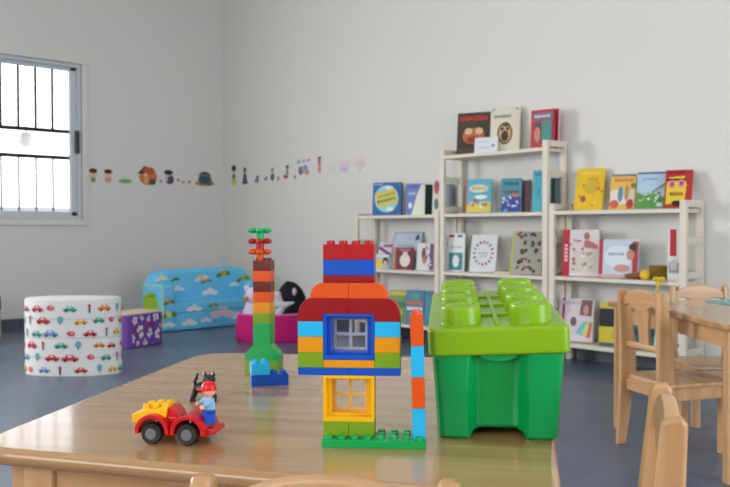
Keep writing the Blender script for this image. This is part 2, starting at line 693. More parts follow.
# ------------------------------------------------------------------ toy bricks on the front table
ST, BH = 0.016, 0.0192          # stud pitch, brick height
RED, DRED = (178, 8, 16), (150, 5, 15)
ORANGE, AMBER = (226, 84, 16), (228, 148, 14)
LIME, GREEN = (120, 160, 28), (0, 166, 84)
SKY, BLUE = (36, 182, 234), (14, 80, 190)
BROWN, YELLOW = (104, 30, 10), (244, 186, 14)


def studs(b, m, nx, ny, z, x0=0.0, y0=0.0):
    for i in range(nx):
        for j in range(ny):
            b.cyl((x0 + (i + 0.5) * ST, y0 + (j + 0.5) * ST, z - 0.0005), 0.0047, 0.005, m, n=20, bev=0.0007)


def brick(parent, x, y, z, nx, ny, h, rgb, top=False, name='toy_brick'):
    """x, y, z: near lower corner in the thing's space"""
    b = MB()
    m = plastic(rgb)
    g = 0.00012
    b.box((g, g, 0), (nx * ST - g, ny * ST - g, h), m, 0.0007, 2)
    if top is True:
        studs(b, m, nx, ny, h)
    elif top:
        for i, j in top:
            studs(b, m, 1, 1, h, i * ST, j * ST)
    return b.build(name, parent, (x, y, z))


YAW = math.atan2(0.73, 0.69)
house = thing('toy_brick_house', 'toy brick house with blue and yellow windows on a green studded plate', 'toy', (-0.7465, 0.7, TH), YAW - math.radians(4))
X0 = -4 * ST
vis = [(i, 0) for i in range(8)] + [(i, j) for i in range(4, 7) for j in (1, 2)] + [(7, 2)]
brick(house, X0, 0, 0, 8, 3, 0.0096, GREEN, vis, 'base_plate')
z = 0.0096
hy = ST                                         # the walls stand one stud row behind the front edge
for i in (0, 2):
    brick(house, X0 + i * ST, hy, z, 2, 2, BH, LIME)
z += BH


def window_piece(parent, x, y, z, rgb, lat_rgb, name):
    wd, dp, h = 4 * ST, 2 * ST, 3 * BH
    m = plastic(rgb)
    b = MB()
    b.box((0.0001, 0, 0), (wd - 0.0001, dp, 0.006), m, 0.0006)
    b.box((0.0001, 0, h - 0.004), (wd - 0.0001, dp, h), m, 0.0006)
    for a in (0.0001, wd - 0.0041):
        b.box((a, 0, 0.006), (a + 0.004, dp, h - 0.004), m, 0.0006)
    # stepped-in jambs behind the front rim
    for a0, a1, c0, c1 in ((0.004, 0.0095, 0.006, h - 0.004), (wd - 0.0095, wd - 0.004, 0.006, h - 0.004), (0.0095, wd - 0.0095, 0.006, 0.009), (0.0095, wd - 0.0095, h - 0.0065, h - 0.004)):
        b.box((a0, 0.009, c0), (a1, dp - 0.0005, c1), m, 0.0004)
    o = b.build(name, parent, (x, y, z))
    b = MB()
    lm = plastic(lat_rgb)
    yy = dp - 0.006
    for a in (0.0095, wd / 2 - 0.002, wd - 0.0135):
        b.box((a, yy, 0.0085), (a + 0.004, yy + 0.004, h - 0.004), lm, 0.0006)
    for a in (0.0085, h / 2 - 0.0015, h - 0.0100):
        b.box((0.0095, yy + 0.0002, a), (wd - 0.0095, yy + 0.0038, a + 0.004), lm, 0.0006)
    b.build('window_lattice', o)


window_piece(house, X0, hy, z, YELLOW, (236, 196, 110), 'window_frame')
z += 3 * BH
# the upper storey overhangs: eight studs wide, on a blue plate
UX = X0 - 2 * ST + 0.0005
UYY = hy
for i in (0, 4):
    brick(house, UX + i * ST, UYY, z, 4, 2, 0.0096, BLUE)
z += 0.0096
for k, c in enumerate((LIME, AMBER, SKY)):
    for i in (0, 6):
        brick(house, UX + i * ST, UYY, z + k * BH, 2, 2, BH, c)
brick(house, UX + 2 * ST, UYY, z, 4, 2, 0.0096, AMBER)
window_piece(house, UX + 2 * ST, UYY, z + 0.0096, BLUE, (190, 192, 206), 'window_frame')
z += 3 * BH


def roof_half(parent, side, z, half_bot, half_top, h, notch_w, notch_h, rgb):
    """one curved roof brick: straight seam at the middle, quarter-round outer end"""
    pts = []
    n = 12
    if notch_w:
        pts += [(0, notch_h), (notch_w, notch_h), (notch_w, 0)]
    else:
        pts += [(0, 0)]
    pts += [(half_bot, 0)]
    lip = 0.003
    for i in range(n + 1):
        a = PI / 2 * i / n
        pts.append((half_top + (half_bot - half_top) * math.cos(a), lip + (h - lip) * math.sin(a)))
    pts.append((0, h))
    if side < 0:
        pts = [(-x, y) for x, y in pts][::-1]
    b = MB()
    M = frame((0, 2 * ST, 0), (1, 0, 0), (0, 0, 1))
    b.prism(pts, 2 * ST, plastic(rgb), M, 0.0006)
    return b.build('roof_brick', parent, (UX + 4 * ST + side * 0.0001, UYY, z))


for s in (-1, 1):
    roof_half(house, s, z, 4 * ST, 3 * ST, 0.0288, 2 * ST, 0.0096, DRED)
z += 0.0288
for s in (-1, 1):
    roof_half(house, s, z, 3 * ST, 2 * ST, BH, 0, 0, ORANGE)
z += BH
brick(house, UX + 2 * ST, UYY, z, 4, 2, 0.0096, DRED)
z += 0.0096
brick(house, UX + 2 * ST, UYY, z, 4, 2, BH, BLUE)
z += BH
brick(house, UX + 2 * ST, UYY, z, 4, 2, BH, RED, True)
# the pole of tall narrow bricks on the plate's far end, leaning a little
pole = [SKY, ORANGE, SKY, ORANGE]
lean = math.radians(1.3)
for k, c in enumerate(pole):
    o = brick(house, X0 + 7 * ST - math.sin(lean) * (2 * BH * k), 0 + ST * 0.5, 0.0096 + 2 * BH * k, 1, 2, 2 * BH, c, k == 3)
    o.rotation_euler = (0, -lean, 0)

# giraffe-like tower
t = thing('toy_brick_tower', 'tall striped tower of orange, brown, lime and green toy bricks topped by propellers', 'toy', (-1.2605, 0.9075, TH), YAW - math.radians(9))
TB = 28.8 / 1000
brick(t, -2 * ST, -ST, 0, 4, 2, TB, LIME)
b = MB()
m = plastic(GREEN)
b.prism([(-2 * ST, 0), (2 * ST, 0), (2 * ST, 0.011), (ST + 0.001, TB - 0.002), (ST, TB), (-ST, TB), (-ST - 0.001, TB - 0.002), (-2 * ST, 0.011)], 2 * ST, m, frame((0, ST, 0), (1, 0, 0), (0, 0, 1)), 0.0007)
b.build('slope_brick', t, (0, 0, TB))
z = 2 * TB
brick(t, -ST, -ST, z, 2, 2, 2 * BH, GREEN)
z += 2 * BH
for c in (LIME, AMBER, ORANGE, BROWN, ORANGE):
    brick(t, -ST, -ST, z, 2, 2, BH, c)
    z += BH
brick(t, -ST, -ST, z, 2, 2, BH, BROWN, True)
z += BH
for c in (ORANGE, RED, (20, 170, 100)):
    m = plastic(c)
    b = MB()
    b.cyl((0, 0, 0), 0.0078, 0.014, m, n=20, bev=0.0006)
    b.cyl((0, 0, 0.0155), 0.0085, 0.003, m, n=20, bev=0.0008)
    b.cyl((0, 0, 0.013), 0.0066, 0.0062, m, n=20, bev=0.001)
    for k in range(4):
        a = k * PI / 2 + math.radians(14)
        M = Matrix.Rotation(a, 4, 'Z')
        b.ell((0.0125, 0, 0.0155), (0.0095, 0.0064, 0.0052), m, M)
    o = b.build('propeller', t, (-ST * 0.35, -ST * 0.3, z))
    z += 0.0195

t = thing('toy_brick_step', 'blue toy brick with a sky blue brick clicked on top, before the striped tower', 'toy', (-1.169, 0.8535, TH), YAW + math.radians(3))
t.rotation_euler = (0, 0, YAW + math.radians(14))
brick(t, -2 * ST, -ST * 0.2, 0, 4, 2, BH, BLUE, [(2, 0), (3, 0), (2, 1), (3, 1)])
brick(t, -2 * ST, -ST * 0.2, BH, 2, 2, BH, SKY, True)

# ------------------------------------------------------------------ green brick-shaped storage box
fw_ax = math.radians(-5.8)
bx = thing('toy_storage_box', 'big green plastic brick-shaped storage box with lime studded lid', 'box', (-0.668, 0.844, TH), HEAD + fw_ax)
GB = mat((0, 152, 76), 0.28, 0.0, 0.4)


def box_ring(hw, L, z, dent, r=0.012):
    """plan outline of the box: end faces with a hollow between two rounded columns"""
    k = hw / 0.0765
    pts = []
    a, c_ = 0.036 * k, 0.026 * k
    front = [(-hw + r, 0), (-a - 0.002, 0), (-a + 0.004, dent * 0.35), (-c_, dent * 0.85), (-c_ + 0.008, dent), (c_ - 0.008, dent), (c_, dent * 0.85), (a - 0.004, dent * 0.35), (a + 0.002, 0), (hw - r, 0)]
    pts += front
    pts += [(hw - r * 0.3, r * 0.3), (hw, r)]
    pts += [(hw, L - r), (hw - r * 0.3, L - r * 0.3)]
    pts += [(-x, L - y) for x, y in front]
    pts += [(-hw + r * 0.3, L - r * 0.3), (-hw, L - r), (-hw, r), (-hw + r * 0.3, r * 0.3)]
    return [(x, y, z) for x, y in pts]


b = MB()
BL = 0.345
rings = []
for hw, z, dent, off in ((0.0735, 0.0, 0.021, 0.004), (0.0765, 0.004, 0.021, 0.0), (0.0795, 0.05, 0.022, -0.001), (0.083, 0.098, 0.017, -0.003), (0.0845, 0.116, 0.008, -0.004)):
    r = box_ring(hw, BL - 2 * off, z, dent)
    rings.append([(x, y + off, zz + (0.0105 if (i in range(2, 8) and z < 0.005) else 0)) for i, (x, y, zz) in enumerate(r)])
b.loft(rings, GB)
b.build('box_body', bx)
b = MB()
b.prism(oval(0, 0.0, 0.026, 0.012, 24), 0.004, GB, frame((0, 0.0035, 0.112), (1, 0, 0), (0, 0, 1)), 0.001)
b.build('lid_tab', bx)
LG = mat((132, 176, 14), 0.3, 0.0, 0.4)
b = MB()
LW, LH, LL = 0.0895, 0.036, 0.368
b.prism(round_rect(-LW, 0, LW, LL, 0.012, 5), LH, LG, None, 0.005, 3)
# raised seams across the lid and a middle rib
for j in range(1, 4):
    b.box((-0.058, 0.05 + j * 0.0885 - 0.047, LH - 0.001), (0.058, 0.05 + j * 0.0885 - 0.042, LH + 0.0035), LG, 0.0012)
b.box((-0.003, 0.02, LH - 0.001), (0.003, LL - 0.02, LH + 0.0035), LG, 0.0012)
lid = b.build('box_lid', bx, (0.001, -0.008, 0.1085))
lid.rotation_euler = (math.radians(3.0), math.radians(-2.3), 0)
for sx in (-1, 1):
    for j in range(4):
        b = MB()
        c0 = (0, 0, 0)
        b.lathe([(0.0285, 0.0), (0.0272, 0.004), (0.0266, 0.021), (0.0252, 0.0235), (0.0225, 0.0245), (0.0215, 0.0236), (0.002, 0.0236)], LG, 32)
        for k in range(5):
            b.ell((-0.012 + k * 0.006, (k % 2) * 0.002 - 0.001, 0.0238), (0.0027, 0.005, 0.0011), LG, None, 10)
        b.build('lid_stud', lid, (sx * 0.0455 - 0.001, 0.052 + j * 0.0885, LH - 0.001))

# ------------------------------------------------------------------ red toy car with its driver and the black cat
CA = math.atan2(0.027, 0.039) + math.radians(4)
car = thing('toy_car', 'small red toy car with a yellow studded tipper bed', 'toy car', (-0.9435, 0.5545, TH), CA)
CR = plastic((205, 18, 24))
b = MB()
b.box((-0.047, -0.018, 0.008), (0.036, 0.018, 0.017), CR, 0.002)
b.box((-0.018, -0.016, 0.015), (-0.004, 0.016, 0.033), CR, 0.003)
b.prism([(0.018, 0.010), (0.045, 0.012), (0.048, 0.015), (0.047, 0.019), (0.016, 0.0215)], 0.038, CR, frame((0, 0.019, 0), (1, 0, 0), (0, 0, 1)), 0.002)
# curved seat back
b.prism([(-0.020, 0.018), (0.002, 0.018), (-0.001, 0.030), (-0.006, 0.039), (-0.012, 0.044), (-0.017, 0.043)], 0.03, CR, frame((0, 0.015, 0), (1, 0, 0), (0, 0, 1)), 0.002)
b.build('car_body', car)
for cx_ in (-0.033, 0.0135):
    pts = []
    for i in range(15):
        a = math.radians(-8 + 196 * i / 14)
        pts.append((cx_ + 0.0225 * math.cos(a), 0.0155 + 0.0215 * math.sin(a)))
    for i in range(15):
        a = math.radians(188 - 196 * i / 14)
        pts.append((cx_ + 0.0172 * math.cos(a), 0.0152 + 0.0165 * math.sin(a)))
    b = MB()
    for yy in (-0.0225, 0.0225):
        b.prism(pts, 0.012, CR, frame((0, yy + 0.006, 0), (1, 0, 0), (0, 0, 1)), 0.001)
    b.prism(pts, 0.036, CR, frame((0, 0.018, -0.0004), (1, 0, 0), (0, 0, 1)))
    b.build('fender', car)
TY, HUBM = mat((22, 22, 24), 0.45), mat((108, 112, 120), 0.4)
for cx_ in (-0.033, 0.0135):
    for s in (-1, 1):
        b = MB()
        Mw = Matrix.Translation((cx_, s * 0.0245, 0.0136)) @ Matrix.Rotation(PI / 2, 4, 'X')
        b.lathe([(0.007, -0.006), (0.012, -0.006), (0.0136, -0.0035), (0.0136, 0.0035), (0.012, 0.006), (0.007, 0.006)], TY, 32, Mw)
        o = b.build('wheel', car)
        b = MB()
        b.cyl((cx_, s * 0.0245 - 0.0062, 0.0136), 0.0069, 0.0124, HUBM, 'Y', 28)
        b.build('hub', o)
YB_ = plastic((250, 196, 22))
b = MB()
b.prism([(-0.063, 0.0245), (-0.050, 0.0245), (-0.026, 0.034), (-0.019, 0.024), (-0.016, 0.046), (-0.030, 0.0425), (-0.046, 0.0405), (-0.064, 0.034)], 0.036, YB_, frame((0, 0.018, 0), (1, 0, 0), (0, 0, 1)), 0.0012)
for i in range(3):
    for j in range(2):
        b.cyl((-0.047 + i * 0.0125, -0.008 + j * ST, 0.0415 + (0.001 if i else -0.001)), 0.0047, 0.006, YB_, n=18, bev=0.0006)
b.build('tipper_bed', car)

Rm = Matrix.Rotation(CA, 4, 'Z')
fp = Rm @ Vector((0.034, -0.004, 0))
fig = thing('toy_figure', 'toy figure in red cap, pale blue shirt and blue trousers standing on the red car', 'toy figure', (-0.9435 + fp.x, 0.5545 + fp.y, TH + 0.0232), CA - math.radians(58))
fig.scale = (0.92, 0.92, 0.92)
SKIN = plastic((240, 176, 140))
b = MB()
b.box((-0.0105, -0.009, 0.0), (-0.001, 0.007, 0.019), plastic((24, 84, 190)), 0.0018)
b.box((0.001, -0.009, 0.0), (0.0105, 0.007, 0.019), plastic((24, 84, 190)), 0.0018)
b.box((-0.0105, -0.006, 0.013), (0.0105, 0.007, 0.021), plastic((24, 84, 190)), 0.0018)
b.build('trousers', fig)
b = MB()
b.loft([round_rect(-0.0105, -0.007, 0.0105, 0.007, 0.003, 3), round_rect(-0.0095, -0.0065, 0.0095, 0.0065, 0.003, 3), round_rect(-0.007, -0.0055, 0.007, 0.0055, 0.003, 3)] and
       [[(x, y, 0.0205) for x, y in round_rect(-0.0105, -0.007, 0.0105, 0.007, 0.003, 3)],
        [(x, y, 0.029) for x, y in round_rect(-0.0098, -0.0065, 0.0098, 0.0065, 0.003, 3)],
        [(x, y, 0.0355) for x, y in round_rect(-0.007, -0.0055, 0.007, 0.0055, 0.003, 3)]], plastic((150, 180, 216)))
b.build('shirt', fig)
for s in (-1, 1):
    b = MB()
    b.tube([(s * 0.008, -0.001, 0.034), (s * 0.0125, -0.004, 0.030), (s * 0.0135, -0.009, 0.0265)], [0.0034, 0.0036, 0.003], plastic((120, 188, 232)), 12)
    o = b.build('arm', fig)
    b = MB()
    b.ell((s * 0.0136, -0.0125, 0.0252), (0.0032, 0.0036, 0.0034), SKIN, None, 12)
    b.build('hand', o)
b = MB()
b.cyl((0, 0, 0.035), 0.0045, 0.004, SKIN, n=18)
b.ell((0, 0, 0.0445), (0.0092, 0.0092, 0.0084), SKIN)
for s in (-1, 1):
    b.ell((s * 0.0034, -0.0087, 0.0452), (0.0011, 0.0007, 0.0014), mat((20, 18, 18), 0.4), None, 8)
b.prism(oval(0, 0, 0.003, 0.0006, 10), 0.0006, mat((150, 50, 40), 0.4), frame((0, -0.0087, 0.0412), (1, 0, 0), (0, 0, 1)))
b.build('head', fig)
b = MB()
RC = plastic((222, 24, 28))
b.lathe([(0.0104, 0.046), (0.0106, 0.0485), (0.0098, 0.053), (0.0072, 0.0565), (0.0035, 0.0582), (0.0006, 0.0585)], RC, 28)
b.prism(oval(0, -0.0095, 0.0085, 0.0075, 24), 0.002, RC, Matrix.Translation((0, 0, 0.0462)), 0.0006)
b.build('cap', fig)

cat = thing('toy_cat', 'small black toy animal standing on the table behind the red car', 'toy animal', (-1.140, 0.705, TH), YAW)
cat.scale = (1.08, 1.12, 0.96)
BK = mat((20, 20, 22), 0.3, 0.2)
b = MB()
b.tube([(-0.010, 0, 0.019), (-0.004, 0, 0.0215), (0.004, 0, 0.0225), (0.009, 0, 0.025)], [0.0075, 0.0092, 0.009, 0.007], BK, 16)
b.tube([(0.006, 0, 0.023), (0.008, -0.002, 0.030), (0.0085, -0.004, 0.034)], [0.007, 0.0062, 0.006], BK, 14)
b.ell((0.0085, -0.005, 0.0355), (0.0095, 0.0085, 0.008), BK)
b.ell((0.0085, -0.0125, 0.0335), (0.0042, 0.004, 0.0032), BK, None, 12)
b.build('body', cat)
for s in (-1, 1):
    b = MB()
    b.cyl((0.0085 + s * 0.0062, -0.004, 0.0405), 0.0038, 0.0075, BK, n=12, r2=0.0008)
    b.build('ear', cat)
for lx, ly, tx in ((-0.011, -0.005, -0.0165), (-0.011, 0.005, -0.0165), (0.009, -0.005, 0.0145), (0.009, 0.005, 0.0145)):
    b = MB()
    b.tube([(lx, ly, 0.019), ((lx + tx) / 2, ly, 0.011), (tx, ly, 0.004)], [0.0048, 0.004, 0.0036], BK, 12)
    b.ell((tx, ly - 0.001, 0.0032), (0.0042, 0.005, 0.0032), BK, None, 12)
    b.build('leg', cat)
b = MB()
b.tube([(-0.013, 0, 0.021), (-0.0135, 0, 0.030), (-0.011, 0, 0.038), (-0.0095, 0, 0.044)], [0.0028, 0.0026, 0.0024, 0.002], BK, 10)
b.build('tail', cat)

# ------------------------------------------------------------------ bookshelf units on the back wall
YF, YBK = 3.815, 4.004


def shelf_unit(label, xa, xb, boards, post_top, rails):
    cx = (xa + xb) / 2
    hw = (xb - xa) / 2
    d = YBK - YF
    t = thing('bookshelf', label, 'bookshelf', (cx, YF, 0), 0, 'open wooden bookshelves')
    for s in (-1, 1):
        xo = s * hw
        xi = s * (hw - 0.034)
        for ya, yb in ((0, 0.024), (d - 0.024, d)):
            b = MB()
            b.box((min(xo, xi), ya, 0), (max(xo, xi), yb, post_top), SHELFPAINT, 0.003)
            b.build('post', t)
        for z in rails:
            b = MB()
            b.box((min(xo, xo - s * 0.018), 0.024, z - 0.034), (max(xo, xo - s * 0.018), d - 0.024, z), SHELFPAINT, 0.002)
            b.build('side_rail', t)
    for z in boards:
        b = MB()
        b.prism([(-hw + 0.035, 0.002), (hw - 0.035, 0.002), (hw - 0.035, 0.025), (hw - 0.019, 0.025), (hw - 0.019, d - 0.025), (hw - 0.035, d - 0.025), (hw - 0.035, d), (-hw + 0.035, d), (-hw + 0.035, d - 0.025), (-hw + 0.019, d - 0.025), (-hw + 0.019, 0.025), (-hw + 0.035, 0.025)],
                0.02, SHELFPAINT, Matrix.Translation((0, 0, z - 0.02)), 0.002)
        b.build('shelf_board', t)
    return t


ZT, ZM, ZL = 0.814, 0.463, 0.112
shelf_unit('low cream bookshelf at the corner end of the row, behind the brick house', -4.254, -3.482, (ZT - 0.003, ZM - 0.005, ZL), 0.826, (0.826, 0.65, 0.49, 0.31, 0.14))
shelf_unit('tall cream bookshelf standing in the middle of the three', -3.472, -2.686, (1.166, ZT, ZM, ZL), 1.205, (1.205, 1.04, 0.86, 0.67, 0.50, 0.31, 0.14))
shelf_unit('low cream bookshelf behind the pine chairs, yellow book on its top', -2.678, -1.900, (ZT + 0.004, ZM + 0.004, ZL), 0.858, (0.858, 0.68, 0.515, 0.32, 0.14))

# ------------------------------------------------------------------ books
def ray_x(px, Y):
    """room X of the line of sight through picture column px, at the plane Y"""
    k = (px - 365.0) / F_PX
    dx, dy = 0.677 * k - 0.736, 0.736 * k + 0.677
    return dx / dy * Y


def depth_of(X, Y):
    return -0.736 * X + 0.677 * Y


INNER = ((-4.234, -3.506), (-3.45, -2.708), (-2.658, -1.920))   # between the side rails of each unit
PAGE = mat((226, 220, 206), 0.7)
rnd = random.Random(3)


def shapes_on(b, prints, wd, ht, M0, e0=0.0004, step=0.00025):
    """flat printed shapes in a surface's own frame; u in [-.5,.5] across, v in [0,1] upward"""
    for k, s in enumerate(prints):
        kind, u, v = s[0], s[1], s[2]
        M = M0 @ Matrix.Translation((0, 0, e0 + k * step))
        if kind == 'r':
            _, _, _, a, c, col = s[:6]
            rot = s[6] if len(s) > 6 else 0
            b.prism(rect(u * wd, v * ht, a * wd, c * ht, rot), 0.0002, ink(col), M)
        elif kind == 'e':
            _, _, _, a, c, col = s[:6]
            rot = s[6] if len(s) > 6 else 0
            b.prism(oval(u * wd, v * ht, a * wd, c * ht, 16, rot), 0.0002, ink(col), M)
        elif kind == 'p':
            b.prism([(x * wd, y * ht) for x, y in s[3]], 0.0002, ink(s[4]), M)
        elif kind == 't':          # a row of small irregular marks, lettering too small to read
            _, _, _, a, c, col, n = s[:7]
            rot = s[7] if len(s) > 7 else 0
            for i in range(n):
                x = -0.5 * a * wd + a * wd * (i + 0.5) / n
                hh = c * ht * rnd.uniform(0.65, 1.0)
                px_, py_ = u * wd + x * math.cos(rot), v * ht + x * math.sin(rot)
                b.prism(rect(px_, py_, a * wd / n * 0.68, hh, rot + rnd.uniform(-0.12, 0.12)), 0.0002, ink(col), M)
        elif kind == 's':          # scattered small spots
            _, _, _, a, c, cols, n, rr = s[:8]
            for i in range(n):
                x, y = u + rnd.uniform(-a, a) / 2, v + rnd.uniform(-c, c) / 2
                b.prism(oval(x * wd, y * ht, rr * wd * rnd.uniform(0.6, 1.2), rr * wd * rnd.uniform(0.6, 1.2), 9, rnd.uniform(0, 3)), 0.0002, ink(cols[i % len(cols)]), M)
        elif kind == 'o':          # ring of spots
            _, _, _, a, c, cols, n, rr = s[:8]
            for i in range(n):
                an = 2 * PI * i / n
                b.prism(oval((u + a * math.cos(an)) * wd, v * ht + c * ht * math.sin(an), rr * wd, rr * wd * 0.7, 9, an), 0.0002, ink(cols[i % len(cols)]), M)


def book(label, px0, px1, ytop, zs, cover, prints, t=0.012, yaw=14, lean=9, Y=3.875, side=None, group='picture books on the shelves', name='picture_book', cat='book', dz=0.0, roll=0):
    pc = (px0 + px1) / 2
    X = ray_x(pc, Y)
    D = depth_of(X, Y)
    th = math.radians(yaw)
    k = abs(math.cos(math.radians(47) - math.atan((pc - 365) / F_PX) * 0 - th))
    kt = math.sin(math.radians(47) - th)
    wd = max(0.01, ((px1 - px0) * D / F_PX - t * max(0, kt)) / k)
    ztop = EYE - (ytop - 228) * D / F_PX
    for ua, ub in INNER:
        if ua - 0.05 < X < ub + 0.05:
            half = min((wd * math.cos(th) + t * abs(math.sin(th))) / 2, (ub - ua) / 2)
            wd = min(wd, (ub - ua) * 0.9)
            X = max(ua + wd * math.cos(th) / 2 + t * abs(math.sin(th)) + 0.001, min(ub - wd * math.cos(th) / 2 - 0.001, X))
            break
    la = math.radians(lean)
    ht = (ztop - zs - dz) / math.cos(la)
    root = thing(name, label, cat, (X, Y, zs + dz + t * math.sin(la) + 0.0004), th, group)
    R = Matrix.Rotation(-la, 4, 'X') @ Matrix.Rotation(math.radians(roll), 4, 'Y')
    cm = mat(cover, 0.4)
    b = MB()
    c = min(0.002, t * 0.2)
    b.box((-wd / 2, 0, 0), (wd / 2, c, ht), cm, 0.0006, 1, M=R)
    b.box((-wd / 2, t - c, 0), (wd / 2, t, ht), cm, 0.0006, 1, M=R)
    if side is None:
        b.box((-wd / 2, 0, 0), (-wd / 2 + c, t, ht), cm, 0.0006, 1, M=R)
    else:
        b.box((wd / 2 - c, 0, 0), (wd / 2, t, ht), mat(side, 0.4), 0.0006, 1, M=R)
    if prints:
        shapes_on(b, prints, wd, ht, R @ frame((0, 0, 0), (1, 0, 0), (0, 0, 1)))
    b.build('cover', root)
    b = MB()
    q = min(0.003, wd * 0.1)
    b.box((-wd / 2 + (c if side is None else q), c, q * 0.7), (wd / 2 - (q if side is None else c), t - c, ht - q * 0.7), PAGE, 0, M=R)
    b.build('pages', root)
    return root


W_ = (238, 236, 230)
TOPZ = 1.166
ZR, ZRM = ZT + 0.004, ZM + 0.004
ZLT, ZLM = ZT - 0.003, ZM - 0.005
# top of the tall unit
book('dark brown picture book with red title and orange animal face on the tall shelf top', 457, 489, 113, TOPZ, (66, 52, 40),
     [('t', 0, 0.86, 0.84, 0.13, (205, 60, 40), 9), ('r', 0, 0.74, 0.9, 0.03, (60, 80, 50)), ('e', 0, 0.45, 0.34, 0.19, (196, 108, 62)), ('e', -0.15, 0.56, 0.12, 0.08, (226, 190, 150)), ('e', 0.17, 0.56, 0.12, 0.08, (226, 190, 150)), ('e', 0, 0.36, 0.2, 0.08, (150, 62, 40)), ('r', 0, 0.1, 0.9, 0.12, (92, 70, 44))], yaw=22, lean=7, Y=3.93)
book('cream picture book with a brown bear emblem on the tall shelf top', 490, 519, 108, TOPZ, (226, 220, 198),
     [('t', -0.1, 0.8, 0.6, 0.07, (120, 112, 96), 9), ('e', 0, 0.42, 0.26, 0.25, (110, 82, 58)), ('e', 0, 0.42, 0.2, 0.2, (206, 170, 120)), ('e', 0, 0.36, 0.12, 0.12, (70, 54, 44)), ('e', -0.09, 0.52, 0.05, 0.04, (60, 48, 40)), ('e', 0.09, 0.52, 0.05, 0.04, (60, 48, 40)), ('e', 0.02, 0.62, 0.12, 0.05, (96, 70, 60)), ('r', -0.4, 0.95, 0.12, 0.05, (190, 180, 150)), ('r', 0.4, 0.95, 0.12, 0.05, (190, 180, 150))], t=0.02, yaw=20, lean=6, Y=3.93)
book('small white card leaning before the dark brown book on the tall shelf top', 475, 497, 138, TOPZ, (226, 228, 234), [('e', 0.3, 0.45, 0.06, 0.1, (110, 120, 170)), ('t', -0.1, 0.35, 0.5, 0.08, (170, 176, 200), 7), ('t', -0.15, 0.7, 0.5, 0.06, (180, 186, 205), 7)], t=0.004, yaw=22, lean=10, Y=3.86, name='greeting_card', cat='card', group='cards on the shelves')
book('red picture book with a teal picture on the tall shelf top', 536, 558, 110, TOPZ, (186, 36, 56),
     [('r', 0.04, 0.82, 0.86, 0.2, (120, 110, 130)), ('r', 0.06, 0.42, 0.8, 0.5, (90, 76, 84)), ('r', 0.2, 0.45, 0.42, 0.5, (70, 142, 132)), ('e', -0.2, 0.36, 0.14, 0.2, (214, 130, 110)), ('t', 0, 0.83, 0.7, 0.08, (220, 220, 226), 6)], t=0.022, yaw=8, lean=3, Y=3.89, side=(190, 30, 56))
book('thin crimson picture book beside the red one on the tall shelf top', 557, 566, 109, TOPZ, (184, 24, 52), [], t=0.016, yaw=8, lean=3, Y=3.945, side=(232, 228, 232))
# second board of the tall unit
book('slate blue book behind the tall shelf post', 446, 465, 184, ZT, (112, 132, 148), [('r', 0, 0.5, 0.8, 0.9, (120, 142, 158))], t=0.02, yaw=6, lean=4, Y=3.95)
book('sky blue and yellow picture book on the second board of the tall shelf', 465, 491, 180, ZT, (98, 178, 200),
     [('r', 0, 0.17, 0.96, 0.3, (224, 206, 92)), ('r', -0.47, 0.5, 0.05, 1.0, (196, 84, 70)), ('e', 0.0, 0.72, 0.36, 0.12, (222, 226, 200)), ('t', 0, 0.73, 0.56, 0.1, (214, 170, 70), 6), ('s', 0, 0.3, 0.8, 0.3, [(240, 236, 220), (220, 96, 80), (90, 140, 190)], 14, 0.06), ('e', 0.1, 0.47, 0.25, 0.06, (240, 240, 236))], t=0.018, yaw=20, lean=7)
book('teal and violet picture book on the second board of the tall shelf', 501, 521, 179, ZT, (70, 146, 160),
     [('r', 0, 0.24, 0.94, 0.42, (64, 76, 152)), ('t', 0, 0.6, 0.74, 0.12, (122, 52, 86), 5), ('t', 0, 0.84, 0.7, 0.1, (40, 86, 120), 5), ('s', 0, 0.25, 0.8, 0.4, [(214, 190, 210), (120, 170, 200), (226, 226, 240)], 12, 0.07), ('e', 0.2, 0.5, 0.16, 0.05, (214, 120, 60))], t=0.012, yaw=20, lean=6)
book('dark maroon picture book behind the teal and violet one', 519, 530, 181, ZT, (84, 50, 62), [('s', 0, 0.5, 0.7, 0.8, [(120, 70, 70), (60, 46, 60)], 8, 0.12)], t=0.012, yaw=12, lean=5, Y=3.915)
book('bright cyan picture book next to the post on the tall shelf', 532, 543, 171, ZT, (34, 170, 190), [('t', 0.1, 0.5, 0.6, 0.07, (30, 110, 140), 4, 1.4), ('r', 0, 0.9, 0.6, 0.08, (60, 120, 150))], t=0.018, yaw=6, lean=3, Y=3.865)
for lab, x0_, x1_, c_ in (('brown bound book in the row seen past the tall shelf post', 543, 548, (96, 62, 56)), ('dark teal book in the row seen past the tall shelf post', 550, 554, (54, 92, 100)), ('grey-green book ending the row past the tall shelf post', 556, 561, (92, 112, 118))):
    book(lab, x0_, x1_, 179, ZT, c_, [], t=0.014, yaw=4, lean=1, Y=3.95, side=c_, group='books seen past the tall shelf post')
